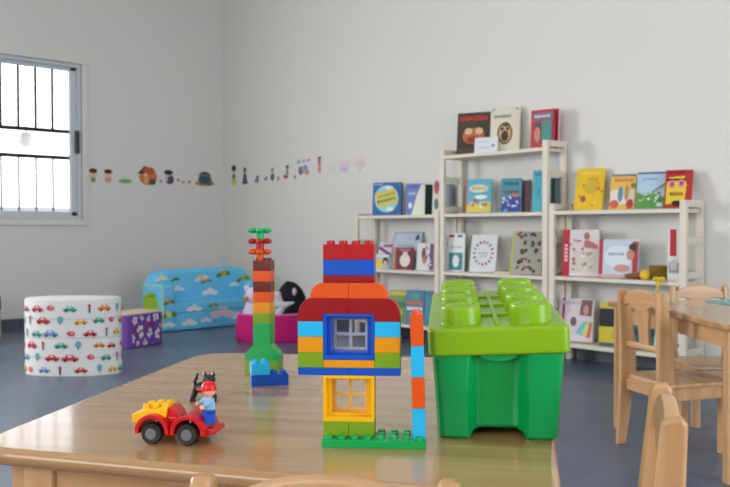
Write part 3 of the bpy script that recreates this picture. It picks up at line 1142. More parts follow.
# third board of the tall unit
book('white and teal box with red label on the third board of the tall shelf', 446, 463, 234, ZM, (226, 228, 228),
     [('r', 0, 0.26, 0.8, 0.46, (52, 134, 146)), ('e', 0, 0.27, 0.2, 0.16, (220, 226, 226)), ('r', -0.26, 0.93, 0.3, 0.07, (190, 40, 46)), ('r', 0.22, 0.93, 0.3, 0.07, (60, 140, 150)), ('t', 0, 0.64, 0.7, 0.06, (170, 180, 184), 6)], t=0.014, yaw=10, lean=3, Y=3.865, name='card_box', cat='box', group='boxed games on the shelves')
book('white picture book with a wreath of small flowers on its cover', 468, 495, 236, ZM, (224, 226, 230),
     [('o', 0.02, 0.5, 0.33, 0.3, [(186, 50, 66), (84, 60, 70), (70, 120, 90), (196, 120, 130)], 16, 0.055), ('t', 0.02, 0.5, 0.36, 0.05, (140, 150, 170), 5), ('t', 0.02, 0.42, 0.26, 0.04, (150, 160, 176), 5), ('r', -0.47, 0.5, 0.05, 1.0, (104, 146, 92))], t=0.014, yaw=22, lean=16, Y=3.86)
book('grey picture book covered in rows of little creatures', 510, 540, 233, ZM, (172, 171, 162),
     [('r', -0.46, 0.5, 0.07, 1.0, (186, 190, 92))] + [('s', 0.04, 0.12 + 0.2 * i, 0.76, 0.12, [(70, 66, 70), (158, 64, 58), (92, 104, 84), (120, 92, 70)], 7, 0.062) for i in range(5)], t=0.014, yaw=20, lean=18, Y=3.855)
for i, (lab, x0_, x1_, c_, dz_) in enumerate((('tan picture book lying flat between the wreath book and the grey one', 500, 511, (196, 172, 140), 0), )):
    X = ray_x((x0_ + x1_) / 2, 3.885)
    r_ = thing('picture_book', lab, 'book', (X, 3.90, ZM + 0.0006), math.radians(8), 'books lying flat on the shelves')
    b = MB()
    for z in (0, 0.012):
        b.box((-0.05, -0.06, z), (0.05, 0.06, z + 0.002), mat(c_, 0.5))
    b.box((-0.05, 0.058, 0), (0.05, 0.06, 0.014), mat(c_, 0.5))
    b.build('cover', r_)
    b = MB()
    b.box((-0.048, -0.057, 0.002), (0.048, 0.058, 0.012), PAGE)
    b.build('pages', r_)
# low unit at the corner end: its top
book('square blue book with a yellow and white round emblem', 372, 402, 183, ZLT, (32, 104, 168),
     [('e', -0.02, 0.5, 0.42, 0.42, (150, 208, 226)), ('r', -0.02, 0.52, 0.72, 0.44, (226, 208, 60), 0.22), ('t', -0.02, 0.62, 0.6, 0.09, (120, 150, 120), 6, 0.22), ('t', -0.02, 0.46, 0.66, 0.1, (40, 92, 150), 6, 0.22), ('e', 0.06, 0.84, 0.14, 0.06, (230, 236, 240)), ('e', 0.1, 0.18, 0.14, 0.07, (226, 232, 236)), ('t', -0.3, 0.94, 0.3, 0.04, (190, 214, 230), 4)], t=0.026, yaw=26, lean=4, Y=3.87, side=(46, 66, 80))
book('blue and white picture book with a broad white sweep, beside the blue emblem book', 406, 425, 184, ZLT, (112, 132, 196),
     [('p', 0, 0, [(-0.2, 0.0), (0.5, 0.0), (0.5, 0.98), (0.3, 0.98), (0.05, 0.6)], (232, 232, 216)), ('t', -0.1, 0.9, 0.6, 0.08, (70, 84, 150), 6), ('t', -0.2, 0.68, 0.4, 0.1, (200, 206, 226), 4), ('e', -0.28, 0.3, 0.1, 0.1, (232, 234, 240))], t=0.012, yaw=24, lean=4, Y=3.87)
book('dark green book behind the blue and white one', 424, 431, 185, ZLT, (44, 66, 58), [], t=0.018, yaw=4, lean=2, Y=3.93, side=(50, 74, 64))
book('mid green book behind the dark green one', 429, 434, 186, ZLT, (86, 108, 84), [], t=0.014, yaw=4, lean=2, Y=3.955, side=(98, 116, 92))
book('pale picture book with a red picture, by the tall shelf post', 432, 440, 180, ZLT, (206, 206, 198), [('e', 0.05, 0.78, 0.36, 0.2, (190, 60, 76)), ('e', 0.05, 0.3, 0.3, 0.16, (84, 120, 100)), ('e', 0.1, 0.82, 0.15, 0.07, (110, 60, 100))], t=0.01, yaw=10, lean=3, Y=3.86)
# low unit at the corner end: middle board
book('lilac book leaning with a pale blue sky cover and dark arrow, corner bookshelf', 389, 418, 233, ZLM, (168, 178, 208),
     [('r', 0.02, 0.7, 0.9, 0.52, (192, 204, 222)), ('r', 0, 0.45, 0.8, 0.06, (150, 160, 190)), ('p', 0, 0, [(0.26, 0.76), (0.42, 0.8), (0.38, 0.94), (0.3, 0.9)], (66, 70, 96)), ('t', -0.05, 0.62, 0.6, 0.06, (150, 164, 190), 7)], t=0.012, yaw=20, lean=20, Y=3.89)
book('maroon book with a white portrait, standing before the lilac book', 391, 413, 248, ZLM, (136, 44, 66),
     [('r', 0.1, 0.5, 0.66, 0.86, (116, 34, 58)), ('e', 0.12, 0.42, 0.24, 0.3, (226, 218, 210)), ('r', 0.12, 0.68, 0.2, 0.24, (222, 206, 196)), ('r', -0.4, 0.5, 0.16, 1.0, (178, 140, 116)), ('t', 0.1, 0.88, 0.5, 0.1, (200, 140, 150), 5)], t=0.012, yaw=20, lean=8, Y=3.85)
book('white activity book with violet and orange figures, next to the maroon one', 416, 434, 244, ZLM, (222, 220, 226),
     [('e', -0.1, 0.6, 0.12, 0.24, (104, 82, 96)), ('e', -0.05, 0.4, 0.12, 0.16, (176, 130, 110)), ('r', 0.36, 0.5, 0.22, 0.96, (110, 92, 140)), ('s', 0.2, 0.5, 0.4, 0.8, [(214, 140, 110), (120, 80, 130), (226, 226, 226)], 10, 0.08)], t=0.016, yaw=20, lean=7, Y=3.85)
book('violet banded book tilting over on the corner bookshelf', 376, 392, 243, ZLM, (206, 204, 214), [('r', 0, 0.62, 1.1, 0.12, (112, 48, 128), -0.5), ('r', -0.1, 0.25, 0.7, 0.2, (150, 170, 196)), ('r', 0.1, 0.86, 0.6, 0.12, (170, 90, 110))], t=0.012, yaw=14, lean=14, Y=3.90)
book('yellow and sky blue booklet with a dark-haired face', 374, 389, 255, ZLM, (150, 196, 206), [('r', -0.2, 0.35, 0.5, 0.6, (232, 198, 60)), ('e', 0.24, 0.5, 0.2, 0.3, (40, 32, 36)), ('e', 0.24, 0.38, 0.13, 0.2, (226, 180, 150)), ('r', 0, 0.9, 0.9, 0.12, (232, 226, 220))], t=0.006, yaw=18, lean=10, Y=3.84)
# low unit at the corner end: bottom board
for lab, x0_, x1_, yt_, c_, pr_ in (('green and yellow picture book on the lowest board of the corner bookshelf', 388, 406, 291, (96, 150, 74), [('r', 0, 0.9, 0.9, 0.12, (214, 190, 70)), ('r', 0, 0.55, 0.9, 0.14, (60, 120, 92)), ('e', 0, 0.3, 0.3, 0.12, (196, 206, 90))]),
                                     ('blue and teal picture book on the lowest board of the corner bookshelf', 405, 423, 291, (74, 120, 160), [('r', 0, 0.62, 0.9, 0.12, (190, 110, 90)), ('r', 0, 0.45, 0.9, 0.1, (206, 214, 220)), ('e', 0, 0.82, 0.3, 0.1, (70, 160, 150))]),
                                     ('sea blue book ending the lowest row of the corner bookshelf', 423, 433, 292, (50, 128, 160), [('r', 0, 0.5, 0.7, 0.7, (70, 146, 176))])):
    book(lab, x0_, x1_, yt_, ZL, c_, pr_, t=0.012, yaw=16, lean=7, Y=3.865)
# tall unit, bottom board, mostly behind the storage box
for lab, x0_, x1_, c_ in (('grey-blue book low on the tall shelf behind the storage box', 449, 470, (150, 160, 172)), ('dull pink book low on the tall shelf behind the storage box', 476, 497, (182, 140, 146)), ('beige book low on the tall shelf behind the storage box', 503, 524, (196, 184, 160)), ('pale green book low on the tall shelf behind the storage box', 526, 540, (140, 166, 140))):
    book(lab, x0_, x1_, 293, ZL, c_, [('r', 0, 0.8, 0.8, 0.1, W_), ('e', 0, 0.4, 0.26, 0.16, (110, 110, 130))], t=0.014, yaw=16, lean=8, Y=3.87)
# low unit behind the chairs: its top
book('yellow picture book with small orange drawings on the chairs-side shelf', 575, 601, 169, ZR, (232, 194, 40),
     [('e', 0.05, 0.58, 0.3, 0.2, (222, 166, 44)), ('e', 0.05, 0.58, 0.2, 0.13, (206, 180, 60)), ('t', 0, 0.88, 0.6, 0.07, (240, 214, 110), 7), ('s', 0.05, 0.45, 0.8, 0.7, [(206, 140, 40), (196, 96, 60), (240, 214, 90)], 12, 0.045), ('e', -0.2, 0.26, 0.09, 0.08, (190, 80, 90))], t=0.008, yaw=18, lean=20, Y=3.89)
book('picture book with children under an orange sky, beside the yellow book', 610, 633, 175, ZR, (232, 190, 92),
     [('r', 0, 0.96, 0.96, 0.05, (90, 120, 150)), ('t', 0, 0.82, 0.74, 0.1, (222, 110, 60), 8), ('r', 0, 0.34, 0.94, 0.4, (226, 220, 206)), ('e', -0.08, 0.42, 0.1, 0.22, (92, 140, 176)), ('e', 0.16, 0.46, 0.1, 0.22, (196, 150, 90)), ('e', -0.3, 0.14, 0.18, 0.12, (206, 100, 80)), ('e', 0.3, 0.14, 0.14, 0.14, (196, 70, 66)), ('e', 0.4, 0.66, 0.1, 0.07, (110, 150, 80))], t=0.01, yaw=18, lean=20, Y=3.89)
book('picture book of a blue sky over a green meadow', 637, 662, 173, ZR, (178, 206, 226),
     [('r', 0, 0.97, 0.98, 0.05, (70, 100, 140)), ('t', -0.05, 0.8, 0.6, 0.07, (130, 160, 200), 8), ('p', 0, 0, [(-0.5, 0), (0.5, 0), (0.5, 0.3), (0.1, 0.42), (-0.2, 0.34), (-0.5, 0.46)], (92, 152, 74)), ('s', 0, 0.3, 0.8, 0.24, [(60, 124, 60), (150, 190, 110), (226, 226, 220)], 16, 0.05), ('p', 0, 0, [(0.06, 0.4), (0.5, 0.62), (0.5, 0.7), (0.04, 0.46)], (150, 140, 130)), ('e', 0.34, 0.1, 0.12, 0.06, (206, 216, 222))], t=0.01, yaw=18, lean=20, Y=3.89)
book('red picture book with a wide-eyed yellow animal face', 667, 691, 171, ZR, (186, 40, 44),
     [('p', 0, 0, [(-0.44, 0.1), (0.24, 0.1), (0.3, 0.6), (0.2, 0.84), (-0.36, 0.8), (-0.44, 0.6)], (232, 202, 52)), ('r', -0.1, 0.74, 0.7, 0.06, (60, 44, 40)), ('e', -0.24, 0.62, 0.13, 0.11, (226, 130, 150)), ('e', 0.1, 0.64, 0.13, 0.11, (226, 130, 150)), ('e', -0.24, 0.62, 0.05, 0.045, (150, 40, 60)), ('e', 0.1, 0.64, 0.05, 0.045, (150, 40, 60)), ('t', -0.06, 0.36, 0.5, 0.1, (110, 86, 40), 5), ('e', -0.02, 0.12, 0.2, 0.07, (36, 30, 34)), ('r', -0.1, 0.93, 0.7, 0.06, (150, 26, 36))], t=0.012, yaw=18, lean=20, Y=3.885)
# middle board
book('large white boxed game with a red spine strip on the middle board', 563, 598, 231, ZRM, (222, 214, 214),
     [('r', -0.4, 0.5, 0.2, 1.0, (190, 34, 56)), ('t', -0.4, 0.5, 0.5, 0.08, (236, 200, 206), 5, PI / 2), ('r', 0.12, 0.32, 0.66, 0.44, (214, 206, 196)), ('e', 0.16, 0.86, 0.08, 0.08, (176, 110, 96)), ('p', 0, 0, [(0.08, 0.62), (0.44, 0.58), (0.46, 0.66), (0.2, 0.78), (0.1, 0.76)], (196, 110, 118)), ('s', 0.1, 0.3, 0.6, 0.4, [(196, 150, 130), (226, 226, 224), (170, 120, 110)], 14, 0.05), ('s', -0.1, 0.66, 0.36, 0.24, [(206, 140, 120), (180, 90, 96)], 7, 0.04)], t=0.03, yaw=18, lean=5, Y=3.86, name='boxed_game', cat='box', group='boxed games on the shelves', side=(200, 190, 186))
book('narrow pink and white boxed game behind the large white one', 555, 566, 230, ZRM, (214, 196, 200), [('e', 0, 0.75, 0.3, 0.16, (180, 60, 80)), ('e', 0, 0.2, 0.3, 0.14, (90, 70, 86)), ('r', 0.3, 0.5, 0.2, 0.9, (190, 60, 80))], t=0.016, yaw=6, lean=2, Y=3.92, name='boxed_game', cat='box', group='boxed games on the shelves')
book('pale blue and white boxed game with red edges on the middle board', 600, 636, 241, ZRM, (198, 210, 222),
     [('r', -0.44, 0.5, 0.1, 1.0, (186, 52, 70)), ('e', 0.0, 0.55, 0.36, 0.3, (222, 230, 236)), ('r', 0.42, 0.55, 0.14, 0.8, (176, 46, 66)), ('e', 0.36, 0.8, 0.1, 0.1, (60, 44, 44)), ('e', 0.3, 0.6, 0.1, 0.14, (196, 140, 120)), ('r', 0, 0.05, 0.96, 0.08, (206, 170, 176)), ('t', -0.05, 0.62, 0.4, 0.08, (140, 160, 190), 6), ('e', 0.1, 0.25, 0.2, 0.1, (206, 150, 140))], t=0.018, yaw=18, lean=8, Y=3.86, name='boxed_game', cat='box', group='boxed games on the shelves')
book('upright white box with a red panel by the end post of the chairs-side shelf', 667, 681, 229, ZRM, (222, 220, 220), [('r', -0.05, 0.72, 0.5, 0.5, (186, 32, 46)), ('r', 0.0, 0.25, 0.8, 0.2, (150, 160, 150)), ('e', 0, 0.3, 0.3, 0.1, (190, 190, 186))], t=0.03, yaw=4, lean=1, Y=3.84, name='boxed_game', cat='box', group='boxed games on the shelves')
# bottom board
book('pink and white puzzle box with rainbow corner on the lowest board', 558, 592, 301, ZL, (220, 208, 216),
     [('r', -0.36, 0.5, 0.08, 1.0, (176, 60, 110)), ('p', 0, 0, [(0.1, 0.62), (0.44, 0.6), (0.46, 0.98), (0.14, 0.98)], (128, 92, 96)), ('e', 0.28, 0.74, 0.08, 0.12, (196, 150, 136)), ('e', -0.06, 0.46, 0.09, 0.11, (120, 90, 100)), ('p', 0, 0, [(0.0, 0.2), (0.2, 0.14), (0.34, 0.5), (0.2, 0.46)], (120, 196, 206)), ('p', 0, 0, [(0.2, 0.14), (0.32, 0.12), (0.4, 0.48), (0.34, 0.5)], (222, 214, 110)), ('p', 0, 0, [(0.32, 0.12), (0.42, 0.1), (0.46, 0.44), (0.4, 0.48)], (214, 110, 90)), ('r', -0.15, 0.9, 0.6, 0.08, (196, 184, 200))], t=0.035, yaw=14, lean=9, Y=3.87, name='boxed_game', cat='box', group='boxed games on the shelves')
nb = book('yellow and black book lettered le, low behind the pine chair back', 600, 628, 305, ZL, (206, 190, 34),
          [('r', 0, 0.66, 1.0, 0.42, (26, 28, 32)), ('r', 0, 0.04, 0.96, 0.08, (70, 90, 120)), ('e', 0.1, 0.24, 0.2, 0.1, (186, 170, 50))], t=0.02, yaw=16, lean=6, Y=3.87)
tc = bpy.data.curves.new('lettering', 'FONT')
tc.body = 'le'
tc.size = 0.075
tc.extrude = 0.0002
to = bpy.data.objects.new('lettering', tc)
dg = bpy.context.evaluated_depsgraph_get()
COL.objects.link(to)
bpy.context.view_layer.update()
me = bpy.data.meshes.new_from_object(to.evaluated_get(bpy.context.evaluated_depsgraph_get()))
bpy.data.objects.remove(to)
me.materials.clear()
me.materials.append(ink((226, 226, 226)))
lo = bpy.data.objects.new('lettering', me)
COL.objects.link(lo)
lo.parent = [c for c in nb.children if c.name.startswith('cover')][0]
lo.matrix_local = Matrix.Rotation(math.radians(-6), 4, 'X') @ frame((-0.005, -0.0022, 0.095), (1, 0, 0), (0, 0, 1))
book('white booklet with dark marks low on the chairs-side shelf near its end post', 656, 682, 330, ZL, (214, 216, 222), [('r', -0.2, 0.6, 0.3, 0.14, (50, 54, 64)), ('r', 0.25, 0.3, 0.3, 0.12, (60, 64, 74))], t=0.012, yaw=14, lean=20, Y=3.86)
book('green book low on the shelf seen through the pine chair back', 632, 655, 318, ZL, (44, 92, 84), [('r', 0, 0.5, 0.8, 0.2, (30, 60, 62))], t=0.012, yaw=14, lean=12, Y=3.875)

# small toys on the middle board behind the chairs
X = ray_x(636, 3.85)
t = thing('toy_rattle', 'brown and orange toy rattle with a yellow knob lying on the middle board', 'toy', (X, 3.85, ZRM + 0.0006), math.radians(-8))
b = MB()
b.tube([(-0.062, 0, 0.016), (-0.02, 0, 0.018), (0.02, 0, 0.018), (0.035, 0, 0.018)], [0.007, 0.014, 0.016, 0.012], mat((128, 62, 24), 0.4), 16)
b.tube([(-0.066, 0, 0.0135), (-0.058, 0, 0.0145)], [0.011, 0.011], mat((222, 176, 60), 0.4), 16)
b.build('handle', t)
b = MB()
b.ell((0.055, 0, 0.025), (0.026, 0.024, 0.025), mat((232, 190, 24), 0.4))
b.ell((0.072, -0.016, 0.017), (0.017, 0.015, 0.017), mat((232, 190, 24), 0.4))
b.build('knob', t)
X = ray_x(660, 3.94)
t = thing('small_basket', 'small olive wicker basket on the middle board, next to the end post', 'basket', (X, 3.94, ZRM + 0.0006), math.radians(20))
b = MB()
OL = cloth((150, 122, 60))
b.lathe([(0.001, 0.001), (0.042, 0.0), (0.046, 0.004), (0.05, 0.062), (0.052, 0.068), (0.048, 0.068), (0.044, 0.06), (0.040, 0.008), (0.001, 0.006)], OL, 28)
for k in range(6):
    b.lathe([(0.0425 + k * 0.0012, 0.006 + k * 0.01), (0.0495 + k * 0.0009, 0.010 + k * 0.01), (0.0435 + k * 0.0012, 0.014 + k * 0.01)], OL, 28)
b.build('basket_bowl', t)
X = ray_x(659, 3.80)
t = thing('yellow_ribbon', 'yellow ribbon bow hanging over the edge of the middle board', 'ribbon', (X, 3.806, ZRM + 0.003), 0.0)
YR_ = cloth((224, 186, 40))
b = MB()
for s in (-1, 1):
    b.ell((s * 0.016, 0.0, 0.0135), (0.017, 0.009, 0.011), YR_, Matrix.Rotation(s * 0.3, 4, 'Y'), 14)
b.ell((0, -0.004, 0.01), 0.008, YR_, None, 12)
b.build('bow', t)
b = MB()
b.prism([(-0.006, 0.008), (0.006, 0.008), (0.003, -0.03), (-0.006, -0.072), (-0.013, -0.066), (-0.008, -0.03)], 0.0015, YR_, frame((0, -0.010, 0), (1, 0, 0), (0, 0, 1)))
b.prism([(-0.004, 0.008), (0.008, 0.008), (0.016, -0.028), (0.009, -0.03)], 0.0015, YR_, frame((0, -0.0125, 0), (1, 0, 0), (0, 0, 1)))
b.build('ribbon_tail', t)

# ------------------------------------------------------------------ printed children's furniture by the corner
def wrap_shapes(b, shapes, surf):
    """shapes: (polygon in metres, centre (s, z), colour, layer); surf maps (s, z, out) to the surface"""
    for pts, (s0, z0), col, lay in shapes:
        bm = bmesh.new()
        lo = [bm.verts.new(surf(s0 + x, z0 + y, 0.0006 + lay * 0.0005)) for x, y in pts]
        hi = [bm.verts.new(surf(s0 + x, z0 + y, 0.0009 + lay * 0.0005)) for x, y in pts]
        bm.faces.new(hi)
        k = len(pts)
        for i in range(k):
            bm.faces.new((lo[i], lo[(i + 1) % k], hi[(i + 1) % k], hi[i]))
        bmesh.ops.recalc_face_normals(bm, faces=bm.faces)
        b.merge(bm, cloth(col))


def car_print(s, z, k, col):
    body = [(-0.030, 0.0), (0.030, 0.0), (0.030, 0.012), (0.018, 0.014), (0.010, 0.024), (-0.012, 0.024), (-0.018, 0.014), (-0.030, 0.012)]
    body = [(x * k, y * k) for x, y in body]
    dk = tuple(int(c * 0.45) for c in col)
    return [(body, (s, z), col, 0), (oval(-0.016 * k, 0.001 * k, 0.006 * k, 0.006 * k, 10), (s, z), dk, 1), (oval(0.016 * k, 0.001 * k, 0.006 * k, 0.006 * k, 10), (s, z), dk, 1), (rect(-0.001 * k, 0.018 * k, 0.014 * k, 0.006 * k), (s, z), (226, 232, 236), 1)]


RX, RY, DH = 0.242, 0.12, 0.38


def drum_xy(s):
    a = s / 0.21 - PI / 2
    return a


def drum_surf(s, z, out):
    a = s / 0.22 - PI / 2
    n = Vector((math.cos(a) / RX, math.sin(a) / RY)).normalized()
    return (RX * math.cos(a) + n.x * (out + 0.0025), RY * math.sin(a) + n.y * (out + 0.0025), z)


t = thing('printed_pouf', 'large white drum pouf printed with coloured cars, standing before the window wall', 'pouf', (-4.125, 1.79, 0), HEAD)
b = MB()
WH = cloth((224, 224, 222))
prof = []
for k in range(4):
    z0_, z1_ = DH * k / 4, DH * (k + 1) / 4
    prof += [(0.985, z0_ + 0.001), (1.0, z0_ + 0.012), (1.0, z1_ - 0.012), (0.987, z1_ - 0.001)]
rings = [[(RX * f * math.cos(2 * PI * i / 56), RY * f * math.sin(2 * PI * i / 56), z) for i in range(56)] for f, z in [(0.3, 0.0)] + prof + [(0.94, DH + 0.004), (0.5, DH + 0.006), (0.05, DH + 0.006)]]
b.loft(rings, WH)
shp = []
pr = random.Random(11)
pal = [(206, 70, 84), (232, 176, 60), (70, 160, 144), (120, 150, 200), (226, 140, 70), (196, 60, 60)]
for row in range(6):
    for c_ in range(9):
        s = -0.36 + c_ * 0.085 + (0.042 if row % 2 else 0) + pr.uniform(-0.008, 0.008)
        z = 0.02 + row * 0.061 + pr.uniform(-0.004, 0.004)
        kind = (row * 5 + c_ * 3) % 7
        col = pal[(row * 2 + c_) % len(pal)]
        if kind < 4:
            shp += car_print(s, z, pr.uniform(0.95, 1.25), col)
        elif kind < 5:
            shp += [(oval(0, 0.018, 0.014, 0.018, 12), (s, z), (110, 166, 176), 0), (rect(0, -0.001, 0.004, 0.014), (s, z), (70, 60, 56), 1)]
        elif kind < 6:
            shp += [(rect(0, 0.010, 0.009, 0.034), (s, z), (76, 74, 84), 0), (oval(0, 0.028, 0.008, 0.008, 10), (s, z), (200, 60, 60), 1)]
        else:
            shp += [(oval(0, 0.012, 0.018, 0.013, 12), (s, z), (204, 66, 72), 0), (oval(0.004, 0.014, 0.008, 0.006, 10), (s, z), (236, 150, 150), 1)]
wrap_shapes(b, shp, drum_surf)
o = b.build('cushion_body', t)
b = MB()
for k in (1, 2, 3):
    pts = [drum_surf(-0.7 + 1.4 * i / 48, DH * k / 4, -0.002) for i in range(49)]
    b.tube(pts, 0.0018, cloth((196, 200, 206)), 6)
b.build('seam', o)

t = thing('printed_pouf', 'cream round pouf with a dark red top band at the edge of the picture', 'pouf', (-5.685, 1.765, 0), HEAD)
b = MB()
b.lathe([(0.06, 0), (0.19, 0.0), (0.2, 0.012), (0.2, 0.20), (0.199, 0.206)], cloth((206, 208, 190)), 40)
o = b.build('cushion_body', t)
b = MB()
b.lathe([(0.199, 0.206), (0.202, 0.214), (0.2, 0.29), (0.188, 0.305), (0.05, 0.31), (0.002, 0.31)], cloth((150, 60, 60)), 40)
b.build('top_band', t)

# purple flowered box stool
t = thing('flowered_stool', 'low purple box stool with white flowers, between the drum pouf and the sofa', 'stool', (-4.865, 2.50, 0), math.radians(18.7))
PUR = cloth((116, 76, 164))
b = MB()
b.prism(round_rect(-0.11, -0.155, 0.11, 0.155, 0.03), 0.2, PUR, None, 0.008)
stool = b
b = MB()
b.prism(round_rect(-0.107, -0.152, 0.107, 0.152, 0.03), 0.01, cloth((214, 202, 176)), Matrix.Translation((0, 0, 0.2)), 0.004)
b.build('stool_lid', t)
b = stool
shp = []
pr = random.Random(5)
for s, z, k, c_ in ((-0.13, 0.15, 1, W_), (-0.055, 0.165, 0.8, W_), (0.02, 0.15, 0.7, W_), (0.10, 0.155, 1.1, W_), (0.165, 0.11, 0.8, W_), (-0.155, 0.05, 0.9, W_), (-0.07, 0.085, 1.35, W_), (0.03, 0.07, 1.0, W_), (0.12, 0.06, 1.1, W_), (-0.02, 0.02, 0.8, W_), (-0.12, 0.105, 1.0, (170, 50, 96)), (0.06, 0.115, 1.1, (150, 52, 120)), (0.0, 0.12, 0.8, (170, 70, 110)), (-0.1, 0.02, 0.6, W_), (0.17, 0.03, 0.7, (180, 70, 120))):
    for p in range(5):
        a = 2 * PI * p / 5 + pr.uniform(0, 1)
        shp.append((oval(0.017 * k * math.cos(a), 0.017 * k * math.sin(a), 0.0125 * k, 0.0095 * k, 10, a), (s, z), c_, 0))
    shp.append((oval(0, 0, 0.007 * k, 0.007 * k, 10), (s, z), (92, 70, 130), 1))
wrap_shapes(b, shp, lambda s, z, out: (0.11 + out, max(-0.124, min(0.124, s * 0.8)), max(0.006, min(0.192, z * 1.12))))
b.build('stool_body', t)

# sky blue child sofa against the window wall side
def cloud(cy, cz, k, col=(228, 232, 240)):
    return [(oval(-0.026 * k, 0, 0.024 * k, 0.013 * k, 12), (cy, cz), col, 0), (oval(0.024 * k, -0.002 * k, 0.026 * k, 0.012 * k, 12), (cy, cz), col, 1), (oval(0.0, 0.010 * k, 0.022 * k, 0.015 * k, 12), (cy, cz), col, 2)]


def flower(cy, cz, k, c1, c2):
    return [(oval(-0.02 * k, -0.004 * k, 0.022 * k, 0.010 * k, 12, 0.4), (cy, cz), c2, 0), (oval(0.018 * k, 0.004 * k, 0.02 * k, 0.011 * k, 12, -0.3), (cy, cz), c2, 1), (oval(0, 0.004 * k, 0.014 * k, 0.014 * k, 12), (cy, cz), c1, 2)]


t = thing('child_sofa', 'sky blue child sofa with cloud and meadow print in the room corner', 'sofa', (-5.42, 3.345, 0))
SB = cloth((112, 202, 244))
HWD = 0.425
GRN, GR2 = (150, 190, 56), (90, 140, 50)
b = MB()
b.box((-0.13, -HWD + 0.1, 0), (0.145, HWD - 0.1, 0.2), SB, 0.02, 3)
shp = cloud(-0.16, 0.15, 1.3) + cloud(0.08, 0.10, 2.2, (226, 206, 226)) + cloud(0.22, 0.07, 1.4) + cloud(-0.2, 0.05, 1.3) + cloud(-0.06, 0.06, 1.0) + flower(0.0, 0.168, 1.0, (226, 150, 80), (96, 150, 80))
wrap_shapes(b, shp, lambda s, z, out: (0.145 + out, s, z))
seat = b.build('seat_cushion', t)
b = MB()
b.tube([(0.143, -HWD + 0.12, 0.13), (0.1455, 0, 0.132), (0.143, HWD - 0.12, 0.13)], 0.003, cloth((60, 140, 190)), 8)
b.build('piping', seat)
b = MB()
# the back rises over both arms, its ends well rounded
prof = round_poly([(-HWD + 0.012, 0.0), (HWD - 0.012, 0.0), (HWD - 0.012, 0.436), (-HWD + 0.012, 0.424)], [0.02, 0.02, 0.12, 0.14], 8)
b.prism(prof, 0.17, SB, frame((-0.15, 0, 0), (0, 1, 0), (0, 0, 1)), 0.03, 4)
shp = cloud(-0.22, 0.29, 1.1) + cloud(0.27, 0.30, 0.9) + cloud(0.05, 0.25, 1.4) + flower(-0.24, 0.36, 0.9, GR2, GR2) + flower(0.17, 0.385, 1.6, (214, 150, 40), GR2) + flower(-0.02, 0.36, 1.5, (236, 200, 90), (226, 226, 230)) + flower(0.02, 0.335, 1.2, (214, 130, 60), (96, 140, 176)) + flower(0.35, 0.34, 1.6, GRN, GR2) + flower(-0.35, 0.37, 1.3, (236, 226, 130), (226, 230, 236))
wrap_shapes(b, shp, lambda s, z, out: (0.02 + out, s, z))
b.build('backrest', t)
for s in (-1, 1):
    b = MB()
    ya, yb = (-HWD, -HWD + 0.115) if s < 0 else (HWD - 0.115, HWD)
    b.box((-0.145, ya, 0), (0.15, yb, 0.335), SB, 0.03, 4)
    yo = ya if s < 0 else yb
    fr = frame((0, yo, 0), (1, 0, 0), (0, 0, 1)) if s < 0 else frame((0, yo, 0), (-1, 0, 0), (0, 0, 1))
    b.prism(round_poly([(-0.11, 0.02), (0.11, 0.02), (0.11, 0.22), (0.04, 0.29), (-0.11, 0.25)], [0.02, 0.02, 0.06, 0.05, 0.03]), 0.001, cloth(GRN), fr)
    b.prism(oval(0.03, 0.1, 0.03, 0.05), 0.0014, cloth((96, 146, 40)), fr)
    if s < 0:
        shp = flower(-HWD + 0.058, 0.12, 1.7, (226, 206, 120), (92, 150, 60)) + flower(-HWD + 0.06, 0.21, 1.2, (226, 130, 70), GR2) + cloud(-HWD + 0.058, 0.05, 1.0)
        wrap_shapes(b, shp, lambda s_, z, out: (0.15 + out, s_, z))
    else:
        b.prism(oval(0.05, 0.0, 0.05, 0.036), 0.001, cloth(GRN), Matrix.Translation((0, HWD - 0.058, 0.335)))
    a_ = b.build('armrest', t)
    b = MB()
    b.tube([(0.148, yo - s * 0.014, 0.03), (0.149, yo - s * 0.013, 0.29), (0.13, yo - s * 0.01, 0.327), (-0.12, yo - s * 0.01, 0.327)], 0.004, cloth((226, 214, 60)), 8)
    b.build('piping', a_)

# magenta tub with two soft toys
TBX, TBY = -4.43, 3.27
t = thing('fabric_tub', 'magenta fabric tub holding soft toys, on the floor before the sofa', 'tub', (TBX, TBY, 0), HEAD)
PK = cloth((186, 30, 110))
b = MB()
b.lathe([(0.05, 0.0), (0.232, 0.0), (0.25, 0.02), (0.252, 0.09), (0.24, 0.155), (0.232, 0.178), (0.222, 0.178), (0.214, 0.16), (0.21, 0.06), (0.15, 0.05), (0.002, 0.05)], PK, 48, None, 1.0, 0.72)
o = b.build('tub_body', t)
b = MB()
n = 48
b.tube([(0.2325 * math.cos(2 * PI * i / n), 0.2325 * 0.72 * math.sin(2 * PI * i / n), 0.179) for i in range(n + 1)], 0.006, cloth((214, 120, 170)), 8)
b.build('rim_piping', o)

